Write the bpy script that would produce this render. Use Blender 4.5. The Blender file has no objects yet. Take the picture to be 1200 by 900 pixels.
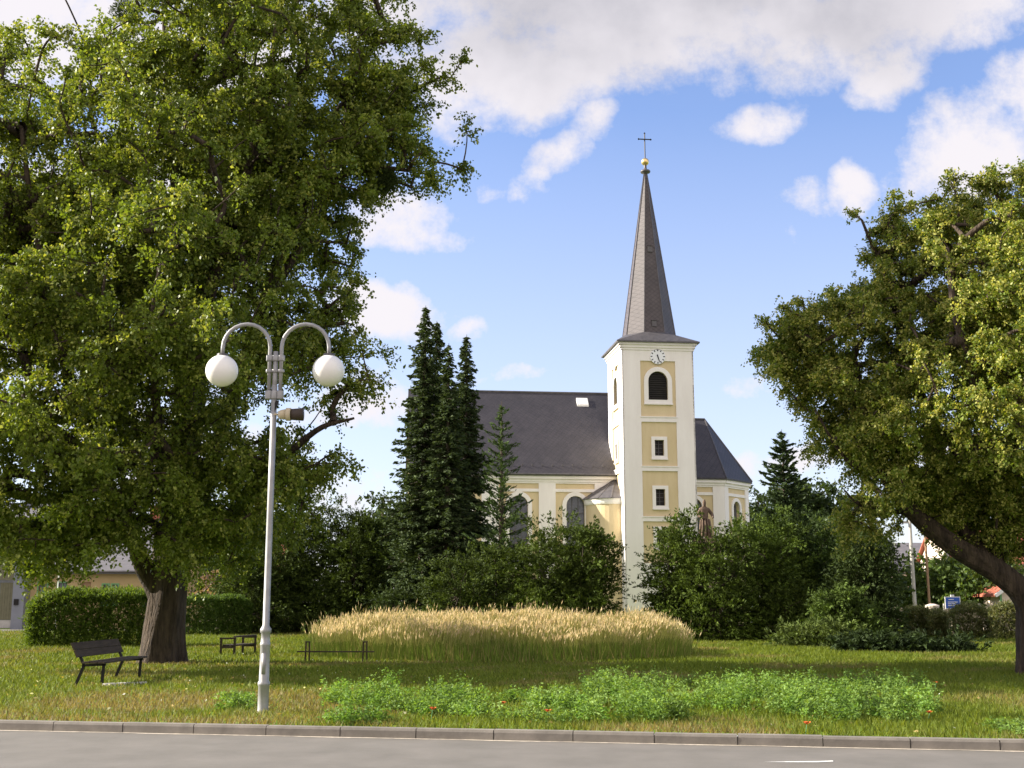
import bpy, bmesh, math, random
import numpy as np
from mathutils import Vector, Matrix
R = math.radians
sc = bpy.context.scene
col = sc.collection
rng = np.random.default_rng(7)
random.seed(7)

# ------------------------------------------------------------------ camera
CAMH = 1.6
TH = math.atan(255/1400)
cam = bpy.data.cameras.new('camera'); co = bpy.data.objects.new('camera', cam); col.objects.link(co)
cam.sensor_width = 36; cam.lens = 42.0; cam.clip_start = .1; cam.clip_end = 3000
co.location = (0, 0, CAMH); co.rotation_euler = (R(90)+TH, 0, 0)
sc.camera = co

def W(px, py, Y):
    """point at depth Y seen at photo pixel (1200x900)"""
    Z = CAMH + Y*math.tan(TH+math.atan((450-py)/1400))
    zc = Y*math.cos(TH)+(Z-CAMH)*math.sin(TH)
    return ((px-600)/1400*zc, Y, Z)
def G(px, py):
    Y = -CAMH/math.tan(TH+math.atan((450-py)/1400))
    return W(px, py, Y)
def TZ(py, Y): return W(600, py, Y)[2]

# ------------------------------------------------------------------ world and sun
SUN_EL, SUN_AZ = 27, 6     # azimuth: degrees behind the image plane, sun on the left
sd = Vector((-math.cos(R(SUN_EL))*math.cos(R(SUN_AZ)), math.cos(R(SUN_EL))*math.sin(R(SUN_AZ)), math.sin(R(SUN_EL))))
wd = bpy.data.worlds.new('World'); sc.world = wd; wd.use_nodes = True
nt = wd.node_tree; nt.nodes.clear(); LK = nt.links.new
out = nt.nodes.new('ShaderNodeOutputWorld'); bg = nt.nodes.new('ShaderNodeBackground')
bg.inputs[1].default_value = 0.08
sky = nt.nodes.new('ShaderNodeTexSky'); sky.sky_type = 'NISHITA'; sky.sun_disc = False
sky.sun_elevation = R(SUN_EL); sky.sun_rotation = R(-90+SUN_AZ); sky.air_density = 1.0; sky.dust_density = 0.4; sky.ozone_density = 2.0
def mth(op, a, b=None, c=None, clamp=False):
    n = nt.nodes.new('ShaderNodeMath'); n.operation = op; n.use_clamp = clamp
    for i, v in enumerate((a, b, c)):
        if v is None: continue
        if isinstance(v, (int, float)): n.inputs[i].default_value = v
        else: LK(v, n.inputs[i])
    return n.outputs[0]
tc = nt.nodes.new('ShaderNodeTexCoord'); sx = nt.nodes.new('ShaderNodeSeparateXYZ'); LK(tc.outputs['Generated'], sx.inputs[0])
yy = mth('ADD', mth('ABSOLUTE', sx.outputs[1]), 0.02)
u0 = mth('DIVIDE', sx.outputs[0], yy); v0 = mth('DIVIDE', sx.outputs[2], yy)
cmb = nt.nodes.new('ShaderNodeCombineXYZ'); LK(u0, cmb.inputs[0]); LK(v0, cmb.inputs[1])
def wnoise(scale, detail, rough, off=0):
    n = nt.nodes.new('ShaderNodeTexNoise'); n.inputs['Scale'].default_value = scale; n.inputs['Detail'].default_value = detail
    n.inputs['Roughness'].default_value = rough; m = nt.nodes.new('ShaderNodeVectorMath'); m.operation = 'ADD'
    m.inputs[1].default_value = (off, off*1.7, off*.3); LK(cmb.outputs[0], m.inputs[0]); LK(m.outputs[0], n.inputs['Vector'])
    return n.outputs[0]
w1 = wnoise(7, 4, .55, 3.1); w2 = wnoise(7, 4, .55, 9.4)
u = mth('ADD', u0, mth('MULTIPLY', mth('SUBTRACT', w1, .5), .07)); v = mth('ADD', v0, mth('MULTIPLY', mth('SUBTRACT', w2, .5), .07))
# cloud positions as directions on the sky: (px, py, rx, ry, tilt, weight)
blobs = [(760,0,400,105,-4,1.3),(600,80,150,95,-22,1.25),(545,145,60,58,0,1.0),(700,70,200,60,-8,1.1),(1010,30,220,72,-12,1.3),(1045,100,62,36,-28,1.0),
         (655,208,62,24,-42,.92),(702,150,34,26,-60,.85),(580,245,28,20,-20,.72),(890,152,48,22,-20,.85),
         (930,250,42,26,20,.72),(985,240,36,26,-45,.8),(915,290,26,22,30,.7),(1125,185,100,58,-30,1.2),(1195,120,70,40,-30,.9),
         (460,268,80,34,12,1.15),(525,295,44,18,10,.85),(455,375,84,36,8,1.25),(525,398,52,20,5,.95),(430,470,80,44,0,1.1),
         (420,570,90,60,0,.8),(60,30,160,110,0,1.1),(250,60,160,120,0,1.0),(150,260,260,120,0,.9),(160,520,260,120,0,.8),
         (930,535,60,22,-15,.8),(880,545,40,18,0,.6),(700,440,60,10,0,.25),(1120,560,140,60,0,.8),(890,450,70,12,-8,.28),(1050,640,300,40,0,.6),(580,452,70,12,0,.5)]
fld = None
for (bx, by, rx, ry, ang, wt) in blobs:
    d = W(bx, by, 1.0); cu, cv = d[0], d[2]-CAMH
    k = math.hypot(1, cv*.2)/1400
    a_ = R(-ang); ca, sa = math.cos(a_), math.sin(a_)
    du = mth('SUBTRACT', u, cu); dv = mth('SUBTRACT', v, cv)
    p = mth('MULTIPLY_ADD', du, ca/(rx*k), mth('MULTIPLY', dv, sa/(rx*k)))
    q = mth('MULTIPLY_ADD', du, -sa/(ry*k), mth('MULTIPLY', dv, ca/(ry*k)))
    r2 = mth('MULTIPLY_ADD', p, p, mth('MULTIPLY', q, q))
    f = mth('MULTIPLY', mth('SUBTRACT', 1.0, mth('MULTIPLY', r2, .55)), wt)
    fld = f if fld is None else mth('MAXIMUM', fld, f)
fld = mth('MAXIMUM', fld, -1.0)
fb = wnoise(11, 12, .66, 1.3)
dens = mth('ADD', fld, mth('MULTIPLY', mth('SUBTRACT', fb, .5), 2.9))
mr = nt.nodes.new('ShaderNodeMapRange'); mr.interpolation_type = 'SMOOTHSTEP'; LK(dens, mr.inputs[0]); mr.inputs[1].default_value = .08; mr.inputs[2].default_value = 1.05
haze = nt.nodes.new('ShaderNodeMapRange'); LK(v0, haze.inputs[0]); haze.inputs[1].default_value = .42; haze.inputs[2].default_value = .02; haze.inputs[3].default_value = .06; haze.inputs[4].default_value = .58
cov = mth('MAXIMUM', mth('MULTIPLY', mr.outputs[0], .97), haze.outputs[0], clamp=True)
# thick belly of the large upper cloud is greyer
gb = nt.nodes.new('ShaderNodeMapRange'); gb.interpolation_type = 'SMOOTHSTEP'; LK(mth('ADD', v0, mth('MULTIPLY', mth('SUBTRACT', w1, .5), .25)), gb.inputs[0]); gb.inputs[1].default_value = .40; gb.inputs[2].default_value = .56
gu = nt.nodes.new('ShaderNodeMapRange'); gu.interpolation_type = 'SMOOTHSTEP'; LK(mth('ABSOLUTE', mth('SUBTRACT', u, .15)), gu.inputs[0]); gu.inputs[1].default_value = .34; gu.inputs[2].default_value = .12
gb2 = mth('MULTIPLY', mth('MULTIPLY', gb.outputs[0], gu.outputs[0]), mth('SUBTRACT', 1.25, fb, clamp=True))
cm = nt.nodes.new('ShaderNodeMix'); cm.data_type = 'RGBA'; LK(gb2, cm.inputs['Factor'])
CLD = 4.6
cm.inputs['A'].default_value = (CLD*1.0, CLD*.95, CLD*.985, 1); cm.inputs['B'].default_value = (CLD*.52, CLD*.51, CLD*.56, 1)
tint = nt.nodes.new('ShaderNodeMix'); tint.data_type = 'RGBA'; tint.blend_type = 'MULTIPLY'; tint.inputs['Factor'].default_value = 1
LK(sky.outputs[0], tint.inputs['A']); tint.inputs['B'].default_value = (1.0, 1.03, 1.24, 1)
mx = nt.nodes.new('ShaderNodeMix'); mx.data_type = 'RGBA'; LK(cov, mx.inputs['Factor']); LK(tint.outputs['Result'], mx.inputs['A']); LK(cm.outputs['Result'], mx.inputs['B'])
# unseen bright cloud cover added behind the viewer as fill light for camera-facing walls
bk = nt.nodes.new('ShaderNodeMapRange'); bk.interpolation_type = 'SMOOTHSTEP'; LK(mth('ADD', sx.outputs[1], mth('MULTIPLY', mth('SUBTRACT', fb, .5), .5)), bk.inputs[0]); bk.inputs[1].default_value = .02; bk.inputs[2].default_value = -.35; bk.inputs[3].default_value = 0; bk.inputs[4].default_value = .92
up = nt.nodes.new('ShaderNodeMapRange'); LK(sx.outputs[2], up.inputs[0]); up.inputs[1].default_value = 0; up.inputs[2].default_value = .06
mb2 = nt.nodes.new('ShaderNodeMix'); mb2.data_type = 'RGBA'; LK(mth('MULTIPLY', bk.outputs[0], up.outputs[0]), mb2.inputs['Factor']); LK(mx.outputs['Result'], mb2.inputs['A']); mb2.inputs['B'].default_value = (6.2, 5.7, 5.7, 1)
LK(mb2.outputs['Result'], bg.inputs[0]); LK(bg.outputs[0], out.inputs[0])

sl = bpy.data.lights.new('sun', 'SUN'); so = bpy.data.objects.new('sun', sl); col.objects.link(so)
sl.energy = 5.0; sl.angle = R(.53); sl.color = (1, .93, .80)
so.rotation_euler = sd.to_track_quat('Z', 'Y').to_euler()
sc.view_settings.view_transform = 'Standard'; sc.view_settings.look = 'None'; sc.view_settings.gamma = 1
sc.view_settings.exposure = 1.4

# ------------------------------------------------------------------ helpers
def tag(o, label=None, cat=None, group=None, kind=None):
    if label: o['label'] = label
    if cat: o['category'] = cat
    if group: o['group'] = group
    if kind: o['kind'] = kind
    return o
def empty(name, loc, label, cat, group=None, rz=0):
    o = bpy.data.objects.new(name, None); col.objects.link(o); o.location = loc; o.rotation_euler = (0, 0, rz); o.empty_display_size = .3
    return tag(o, label, cat, group)
def link(name, me, mat, parent=None, smooth=False):
    o = bpy.data.objects.new(name, me); col.objects.link(o)
    if mat is not None:
        for m in (mat if isinstance(mat, (list, tuple)) else [mat]): me.materials.append(m)
    if parent: o.parent = parent
    if smooth: me.polygons.foreach_set('use_smooth', [True]*len(me.polygons))
    return o
class MB:
    def __init__(s): s.v = []; s.f = []; s.m = []
    def add(s, V, F, mi=0):
        b = len(s.v); s.v += [tuple(p) for p in V]; s.f += [tuple(i+b for i in f) for f in F]; s.m += [mi]*len(F)
    def box(s, x0, x1, y0, y1, z0, z1, mi=0):
        s.add([(x0,y0,z0),(x1,y0,z0),(x1,y1,z0),(x0,y1,z0),(x0,y0,z1),(x1,y0,z1),(x1,y1,z1),(x0,y1,z1)],
              [(0,3,2,1),(4,5,6,7),(0,1,5,4),(1,2,6,5),(2,3,7,6),(3,0,4,7)], mi)
    def bar(s, a, b, w, h, mi=0):
        a = Vector(a); b = Vector(b); d = (b-a).normalized(); up = Vector((0,0,1)) if abs(d.z) < .95 else Vector((0,1,0))
        x = d.cross(up).normalized()*w/2; y = x.cross(d).normalized()*h/2
        s.add([a-x-y,a+x-y,a+x+y,a-x+y,b-x-y,b+x-y,b+x+y,b-x+y], [(0,3,2,1),(4,5,6,7),(0,1,5,4),(1,2,6,5),(2,3,7,6),(3,0,4,7)], mi)
    def tube(s, P, r, n=10, cap=True, mi=0, wob=None):
        P = [Vector(p) for p in P]; r = r if isinstance(r, (list, tuple)) else [r]*len(P)
        V = []; prev = None
        for i, p in enumerate(P):
            d = (P[min(i+1, len(P)-1)]-P[max(i-1, 0)]).normalized()
            if prev is None:
                t = Vector((1,0,0)) if abs(d.x) < .8 else Vector((0,1,0)); x = (t-d*t.dot(d)).normalized()
            else: x = (prev-d*prev.dot(d)).normalized()
            prev = x; y = d.cross(x)
            for k in range(n):
                a = 2*math.pi*k/n; rr = r[i]*(wob(i, a) if wob else 1)
                V.append(p+(x*math.cos(a)+y*math.sin(a))*rr)
        F = [(i*n+k, i*n+(k+1)%n, (i+1)*n+(k+1)%n, (i+1)*n+k) for i in range(len(P)-1) for k in range(n)]
        if cap: F += [tuple(range(n))[::-1], tuple((len(P)-1)*n+k for k in range(n))]
        s.add(V, F, mi)
    def lathe(s, prof, n=24, c=(0,0,0), mi=0):
        V = [(c[0]+r*math.cos(2*math.pi*k/n), c[1]+r*math.sin(2*math.pi*k/n), c[2]+z) for r, z in prof for k in range(n)]
        F = [(i*n+k, i*n+(k+1)%n, (i+1)*n+(k+1)%n, (i+1)*n+k) for i in range(len(prof)-1) for k in range(n)]
        F += [tuple(range(n))[::-1], tuple((len(prof)-1)*n+k for k in range(n))]
        s.add(V, F, mi)
    def build(s, name, mat, parent=None, smooth=False, bevel=0):
        me = bpy.data.meshes.new(name); me.from_pydata(s.v, [], s.f); me.polygons.foreach_set('material_index', s.m)
        o = link(name, me, mat, parent, smooth); me.update()
        if bevel:
            b = o.modifiers.new('bevel', 'BEVEL'); b.width = bevel; b.segments = 2; b.limit_method = 'ANGLE'
        return o
def fast(name, V, n, colr, mat, parent=None):
    """V: (N*n,3) array, each n verts one face; colr (N,3)"""
    V = np.ascontiguousarray(V, dtype=np.float32); N = len(V)//n
    me = bpy.data.meshes.new(name); me.vertices.add(N*n); me.vertices.foreach_set('co', V.ravel())
    me.loops.add(N*n); me.loops.foreach_set('vertex_index', np.arange(N*n, dtype=np.int32))
    me.polygons.add(N); me.polygons.foreach_set('loop_start', np.arange(0, N*n, n, dtype=np.int32)); 
    me.update(calc_edges=True)
    a = me.attributes.new('tint', 'FLOAT_COLOR', 'POINT')
    c = np.ones((N, n, 4), dtype=np.float32); c[:, :, :3] = np.asarray(colr, dtype=np.float32)[:, None, :]
    a.data.foreach_set('color', c.ravel())
    return link(name, me, mat, parent)
def nrm(a): return a/(np.linalg.norm(a, axis=-1, keepdims=True)+1e-9)
def rhombs(C, A, L, Wd, g=rng):
    """leaf-shaped quads at centres C along axis A"""
    N = len(C); A = nrm(A); B = nrm(np.cross(A, g.normal(size=(N, 3)))); L = np.broadcast_to(L, (N,))[:, None]; Wd = np.broadcast_to(Wd, (N,))[:, None]
    V = np.empty((N, 4, 3)); V[:, 0] = C-A*L/2; V[:, 1] = C+B*Wd/2-A*L*.08; V[:, 2] = C+A*L/2; V[:, 3] = C-B*Wd/2-A*L*.08
    return V.reshape(-1, 3)
def vn(P, s, seed=0):
    """cheap smooth pseudo-noise 0..1 for arrays of points"""
    g = np.random.default_rng(seed); P = np.asarray(P); r = 0
    for k in range(6):
        d = g.normal(size=P.shape[-1]); d /= np.linalg.norm(d); r = r+np.sin((P@d)*s*(1+.35*k)+g.uniform(0, 6.28))
    return np.clip(r/6*.9+.5, 0, 1)

# ------------------------------------------------------------------ materials
def mat(name, c, rough=.8, metal=0, spec=.3, var=None, scale=4, bump=0, bscale=20, coords='Object', dist=.02, tile=None, stretch=None):
    m = bpy.data.materials.new(name); m.use_nodes = True; t = m.node_tree; b = t.nodes['Principled BSDF']
    b.inputs['Roughness'].default_value = rough; b.inputs['Metallic'].default_value = metal; b.inputs['Specular IOR Level'].default_value = spec
    b.inputs['Base Color'].default_value = (*c, 1)
    tcn = t.nodes.new('ShaderNodeTexCoord'); vec = tcn.outputs[coords]
    if stretch:
        mp = t.nodes.new('ShaderNodeMapping'); mp.inputs['Scale'].default_value = stretch; t.links.new(vec, mp.inputs[0]); vec = mp.outputs[0]
    if var:
        n = t.nodes.new('ShaderNodeTexNoise'); n.inputs['Scale'].default_value = scale; n.inputs['Detail'].default_value = 8; n.inputs['Roughness'].default_value = .65
        t.links.new(vec, n.inputs['Vector']); r = t.nodes.new('ShaderNodeValToRGB'); r.color_ramp.elements[0].position = .33; r.color_ramp.elements[1].position = .68
        r.color_ramp.elements[0].color = (*c, 1); r.color_ramp.elements[1].color = (*var, 1)
        t.links.new(n.outputs[0], r.inputs[0]); t.links.new(r.outputs[0], b.inputs['Base Color'])
    if bump:
        n = t.nodes.new('ShaderNodeTexNoise'); n.inputs['Scale'].default_value = bscale; n.inputs['Detail'].default_value = 6
        t.links.new(vec, n.inputs['Vector']); bp = t.nodes.new('ShaderNodeBump'); bp.inputs['Strength'].default_value = bump; bp.inputs['Distance'].default_value = dist
        t.links.new(n.outputs[0], bp.inputs['Height']); t.links.new(bp.outputs[0], b.inputs['Normal'])
    return m
def foliage(name, trans=.35, rough=.5, spec=.35, tcol=(1.25, 1.15, .45)):
    m = bpy.data.materials.new(name); m.use_nodes = True; t = m.node_tree; b = t.nodes['Principled BSDF']; o = t.nodes['Material Output']
    a = t.nodes.new('ShaderNodeAttribute'); a.attribute_name = 'tint'; t.links.new(a.outputs['Color'], b.inputs['Base Color'])
    b.inputs['Roughness'].default_value = rough; b.inputs['Specular IOR Level'].default_value = spec
    mu = t.nodes.new('ShaderNodeMix'); mu.data_type = 'RGBA'; mu.blend_type = 'MULTIPLY'; mu.inputs['Factor'].default_value = 1; mu.inputs['B'].default_value = (*tcol, 1)
    t.links.new(a.outputs['Color'], mu.inputs['A']); tr = t.nodes.new('ShaderNodeBsdfTranslucent'); t.links.new(mu.outputs['Result'], tr.inputs[0])
    ms = t.nodes.new('ShaderNodeMixShader'); ms.inputs[0].default_value = trans
    t.links.new(b.outputs[0], ms.inputs[1]); t.links.new(tr.outputs[0], ms.inputs[2]); t.links.new(ms.outputs[0], o.inputs[0])
    return m
def slate(name, c1, c2, k=9.0):
    """small diamond slates: two crossed saws in object space"""
    m = mat(name, c1, .55, spec=.4); t = m.node_tree; b = t.nodes['Principled BSDF']; L = t.links.new
    tcn = t.nodes['Texture Coordinate']; s = t.nodes.new('ShaderNodeSeparateXYZ'); L(tcn.outputs['Object'], s.inputs[0])
    def mm(op, a, bb=None):
        n = t.nodes.new('ShaderNodeMath'); n.operation = op
        for i, x in enumerate((a, bb)):
            if x is None: continue
            if isinstance(x, (int, float)): n.inputs[i].default_value = x
            else: L(x, n.inputs[i])
        return n.outputs[0]
    h = mm('ADD', s.outputs[0], mm('MULTIPLY', s.outputs[1], .35))
    z = mm('MULTIPLY', s.outputs[2], 1.25)
    p = mm('FRACT', mm('MULTIPLY', mm('ADD', h, z), 1/.42)); q = mm('FRACT', mm('MULTIPLY', mm('SUBTRACT', z, h), 1/.42))
    ed = mm('MINIMUM', p, q)
    n = t.nodes.new('ShaderNodeTexNoise'); n.inputs['Scale'].default_value = 1.2; n.inputs['Detail'].default_value = 10; n.inputs['Roughness'].default_value = .75; L(tcn.outputs['Object'], n.inputs['Vector'])
    r = t.nodes.new('ShaderNodeValToRGB'); r.color_ramp.elements[0].position = .3; r.color_ramp.elements[1].position = .7
    r.color_ramp.elements[0].color = (*c1, 1); r.color_ramp.elements[1].color = (*c2, 1); L(n.outputs[0], r.inputs[0])
    mr = t.nodes.new('ShaderNodeMapRange'); L(ed, mr.inputs[0]); mr.inputs[1].default_value = 0; mr.inputs[2].default_value = .2; mr.inputs[3].default_value = .55; mr.inputs[4].default_value = 1.05
    mu = t.nodes.new('ShaderNodeVectorMath'); mu.operation = 'SCALE'; L(r.outputs[0], mu.inputs[0]); L(mr.outputs[0], mu.inputs['Scale']); L(mu.outputs[0], b.inputs['Base Color'])
    bp = t.nodes.new('ShaderNodeBump'); bp.inputs['Strength'].default_value = .5; bp.inputs['Distance'].default_value = .03; L(mm('ADD', p, q), bp.inputs['Height']); L(bp.outputs[0], b.inputs['Normal'])
    return m
M = dict(
 asphalt=mat('asphalt', (.125,.115,.10), .9, var=(.165,.15,.132), scale=1.3, bump=.5, bscale=90, dist=.004),
 kerb=mat('kerb_concrete', (.15,.135,.115), .9, var=(.235,.21,.18), scale=3, bump=.4, bscale=60, dist=.004),
 sand=mat('gutter_sand', (.5,.44,.35), .95, var=(.26,.23,.20), scale=9),
 paint=mat('road_paint', (.75,.74,.7), .7, var=(.5,.49,.46), scale=20),
 yellow=mat('yellow_plaster', (.68,.555,.345), .9, var=(.60,.48,.285), scale=1.3, bump=.25, bscale=14, stretch=(1,1,.22)),
 white=mat('white_plaster', (.87,.825,.785), .85, var=(.78,.73,.69), scale=1.2, bump=.25, bscale=14, stretch=(1,1,.2)),
 slate=slate('slate_roof', (.034,.031,.036), (.062,.056,.062)),
 spire=slate('spire_slate', (.058,.048,.050), (.105,.086,.088)),
 tin=mat('weathered_tin', (.085,.08,.085), .5, .3, var=(.14,.13,.13), scale=3),
 dark=mat('dark_opening', (.012,.01,.011), .6, var=(.03,.025,.02), scale=3),
 glass=mat('leaded_glass', (.055,.06,.075), .15, spec=.6, var=(.11,.11,.13), scale=5),
 gold=mat('gilded_metal', (.85,.62,.28), .3, .9, spec=.5),
 iron=mat('black_iron', (.02,.018,.018), .5, .5),
 clock=mat('clock_face', (.82,.83,.85), .4),
 wood=mat('weathered_bench_wood', (.035,.026,.018), .8, var=(.075,.055,.038), scale=3, stretch=(1,8,8), bump=.4, bscale=30, dist=.004),
 bark=mat('rough_bark', (.024,.017,.012), .95, var=(.10,.072,.050), scale=3.2, stretch=(2.6,2.6,.45), bump=1, bscale=7, dist=.09),
 twig=mat('dark_twig_bark', (.045,.032,.024), .9, var=(.09,.07,.05), scale=6),
 galv=mat('galvanised_steel', (.34,.335,.33), .5, .35, spec=.5, var=(.25,.245,.24), scale=7),
 globe=mat('opal_glass', (.83,.80,.74), .25, spec=.5),
 stone=mat('statue_sandstone', (.09,.06,.042), .9, var=(.20,.14,.095), scale=6, bump=.5, bscale=25, dist=.03),
 orange=mat('ochre_plaster', (.46,.34,.18), .9, var=(.40,.29,.15), scale=.8),
 greyw=mat('grey_plaster', (.24,.25,.28), .9, var=(.19,.2,.23), scale=.8),
 tile=mat('grey_roof_tile', (.12,.115,.125), .8, var=(.18,.17,.18), scale=2, stretch=(1,1,6)),
 redtile=mat('red_roof_tile', (.30,.085,.05), .8, var=(.38,.13,.08), scale=3, stretch=(1,1,6)),
 cream=mat('cream_plaster', (.72,.60,.50), .9, var=(.66,.54,.45), scale=.8),
 gate=mat('green_brown_gate', (.13,.125,.075), .7, var=(.17,.16,.10), scale=4),
 whitep=mat('white_paint', (.78,.77,.74), .5),
 greenp=mat('green_paint', (.16,.36,.16), .5),
 conc=mat('pale_concrete', (.48,.46,.42), .9, var=(.38,.36,.33), scale=4),
 brownp=mat('rusty_brown_pole', (.30,.19,.11), .8),
 blue=mat('blue_sign', (.03,.10,.42), .4),
 fence=mat('pale_fence_wood', (.36,.30,.22), .9, var=(.25,.20,.15), scale=5),
)
leafA = foliage('lime_leaf', .42, .5, .3); leafB = foliage('grass_blade', .4, .6, .2); leafC = foliage('conifer_needle', .2, .7, .12, (1.2,1.2,.5)); leafD = foliage('straw', .4, .7, .2, (1.1,1.05,.85))

def lawn_mat():
    m = mat('lawn_turf', (.1,.14,.03), .95, spec=.1, bump=.6, bscale=12, dist=.04); t = m.node_tree; b = t.nodes['Principled BSDF']; L = t.links.new
    tcn = t.nodes['Texture Coordinate']
    def nz(s, d=8):
        n = t.nodes.new('ShaderNodeTexNoise'); n.inputs['Scale'].default_value = s; n.inputs['Detail'].default_value = d; n.inputs['Roughness'].default_value = .65; L(tcn.outputs['Object'], n.inputs['Vector']); return n.outputs[0]
    def rp(f, els):
        r = t.nodes.new('ShaderNodeValToRGB'); L(f, r.inputs[0])
        while len(r.color_ramp.elements) < len(els): r.color_ramp.elements.new(.5)
        for e, (p, c) in zip(r.color_ramp.elements, els): e.position = p; e.color = (*c, 1)
        return r.outputs[0]
    a = rp(nz(.45), [(.38,(.10,.17,.02)),(.55,(.15,.215,.03)),(.74,(.25,.24,.08))])
    c = rp(nz(14, 4), [(.3,(.45,.5,.4)),(.7,(1.3,1.25,1.2))])
    x = t.nodes.new('ShaderNodeMix'); x.data_type = 'RGBA'; x.blend_type = 'MULTIPLY'; x.inputs['Factor'].default_value = 1
    L(a, x.inputs['A']); L(c, x.inputs['B']); L(x.outputs['Result'], b.inputs['Base Color']); return m
M['lawn'] = lawn_mat()

# ------------------------------------------------------------------ ground, kerb, road
A = Vector(G(0, 845)); B = Vector(G(1200, 868)); kd = (B-A); kd.z = 0; kd.normalize(); kn = Vector((-kd.y, kd.x, 0))   # kn points away from camera
K0 = Vector((A.x, A.y, 0))
def kp(s, t, z): p = K0+kd*s+kn*t; return (p.x, p.y, z)
m = MB(); m.add([kp(-400,.0,0), kp(400,.0,0), (900,1500,0), (-900,1500,0)], [(0,1,2,3)]); tag(m.build('lawn', M['lawn']), kind='structure')
m = MB(); m.add([kp(-400,-60,-.105), kp(400,-60,-.105), kp(400,.1,-.105), kp(-400,.1,-.105)], [(0,1,2,3)]); tag(m.build('road', M['asphalt']), kind='structure')
m = MB()
for i in range(-40, 60):
    j = random.uniform(-.004, .004); s0 = i*1.0-.13
    pts = [(s0+.006, s0+.994)]
    for a0, b0 in pts:
        prof = [(-.13,-.14), (-.13+j,-.012), (-.118+j,.018+j), (.0,.02+j), (.0,-.14)]
        V = [kp(a0, t, z) for t, z in prof]+[kp(b0, t, z) for t, z in prof]
        m.add(V, [(k, k+5, (k+1)%5+5, (k+1)%5) for k in range(5)]+[(0,1,2,3,4), (9,8,7,6,5)])
m.add([kp(-41,-.09,-.13), kp(61,-.09,-.13), kp(61,-.09,-.005), kp(-41,-.09,-.005)], [(0,1,2,3)])
tag(m.build('kerb', M['kerb']), kind='structure')
m = MB()
n = 900
V = []
for i in range(n):
    s = -30+i*.09; wdt = .07+.03*math.sin(i*.37)*math.sin(i*.11)+random.uniform(0, .02)
    V += [kp(s, -.1, -.101), kp(s, -.13-wdt, -.101)]
m.add(V, [(2*i, 2*i+1, 2*i+3, 2*i+2) for i in range(n-1)]); tag(m.build('gutter_strip', M['sand']), kind='structure')
m = MB(); c = G(940, 893)
V = [(c[0]-.42, c[1]-.02), (c[0]-.15, c[1]+.02), (c[0]+.2, c[1]+.05), (c[0]+.36, c[1]+.1), (c[0]+.34, c[1]+.01), (c[0]+.15, c[1]-.05), (c[0]-.1, c[1]-.05)]
m.add([(x+.066*c[0], y+.066*c[1], -.101) for x, y in V], [tuple(range(7))[::-1]]); pm = m
tag(m.build('road_marking', M['paint']), kind='structure')
m = MB(); m.add([(-90,57,.004), (-19.5,60,.004), (-20.5,71.5,.004), (-90,71.5,.004)], [(0,1,2,3)]); tag(m.build('side_street', M['asphalt']), kind='structure')
m = MB(); m.add([(22.6,52,.004), (90,40,.004), (90,64,.004), (21.5,60,.004)], [(0,1,2,3)]); tag(m.build('far_street', M['asphalt']), kind='structure')

def lawn_dry(P):
    d = vn(P[:, :2], .55, 3)*.55+vn(P[:, :2], 1.7, 4)*.3+vn(P[:, :2], 5, 14)*.15
    d += np.clip(1-np.hypot((P[:, 0]+6)/5.0, (P[:, 1]-19)/5.5), 0, 1)*.4    # worn corner by the bench
    d += np.clip(1-np.abs(P[:, 1]-(31.6))/1.6, 0, 1)*.22*(P[:, 0] < 3)
    s = (P[:, 0]-K0.x)*kn.x+(P[:, 1]-K0.y)*kn.y; d += np.clip(1-s/1.2, 0, 1)*.3
    return np.clip(d, 0, 1)
def grass():
    N = 520000; Y = 12.6+(rng.uniform(0, 1, N)**1.5)*51; X = rng.uniform(-1, 1, N)*(Y*.56+6)
    s = (X-K0.x)*kn.x+(Y-K0.y)*kn.y; k = s > .02
    k &= ((X+.35)/5.4)**2+((Y-38)/5.2)**2 > 1
    X, Y = X[k], Y[k]; N = len(X); P = np.stack([X, Y, np.zeros(N)], 1); d = lawn_dry(P)
    h = rng.uniform(.035, .09, N)*(1+.5*(1-d))*(1+np.clip((Y-30)/30, 0, 1)*.8); w = rng.uniform(.006, .013, N)*(1+(Y-14)/16)
    a = rng.uniform(0, 6.28, N); side = np.stack([np.cos(a), np.sin(a)*.5, 0*a], 1)*w[:, None]
    lean = rng.normal(0, .45, (N, 3))*h[:, None]; lean[:, 2] = h
    V = np.empty((N, 3, 3)); V[:, 0] = P-side; V[:, 1] = P+side; V[:, 2] = P+lean
    g = np.array([.11,.155,.018]); g2 = np.array([.19,.225,.036]); dr = np.array([.25,.20,.088])
    t = np.clip((d-.56)*3.0+rng.normal(0, .2, N), 0, 1)[:, None]; r = rng.uniform(0, 1, (N, 1))
    c = ((g*(1-r)+g2*r)*(1-t)+dr*t)*rng.uniform(.75, 1.25, (N, 1))
    tag(fast('lawn_grass', V.reshape(-1, 3), 3, c, leafB), 'short patchy green and straw grass blades covering the park lawn', 'grass', kind='stuff')
grass()

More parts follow.
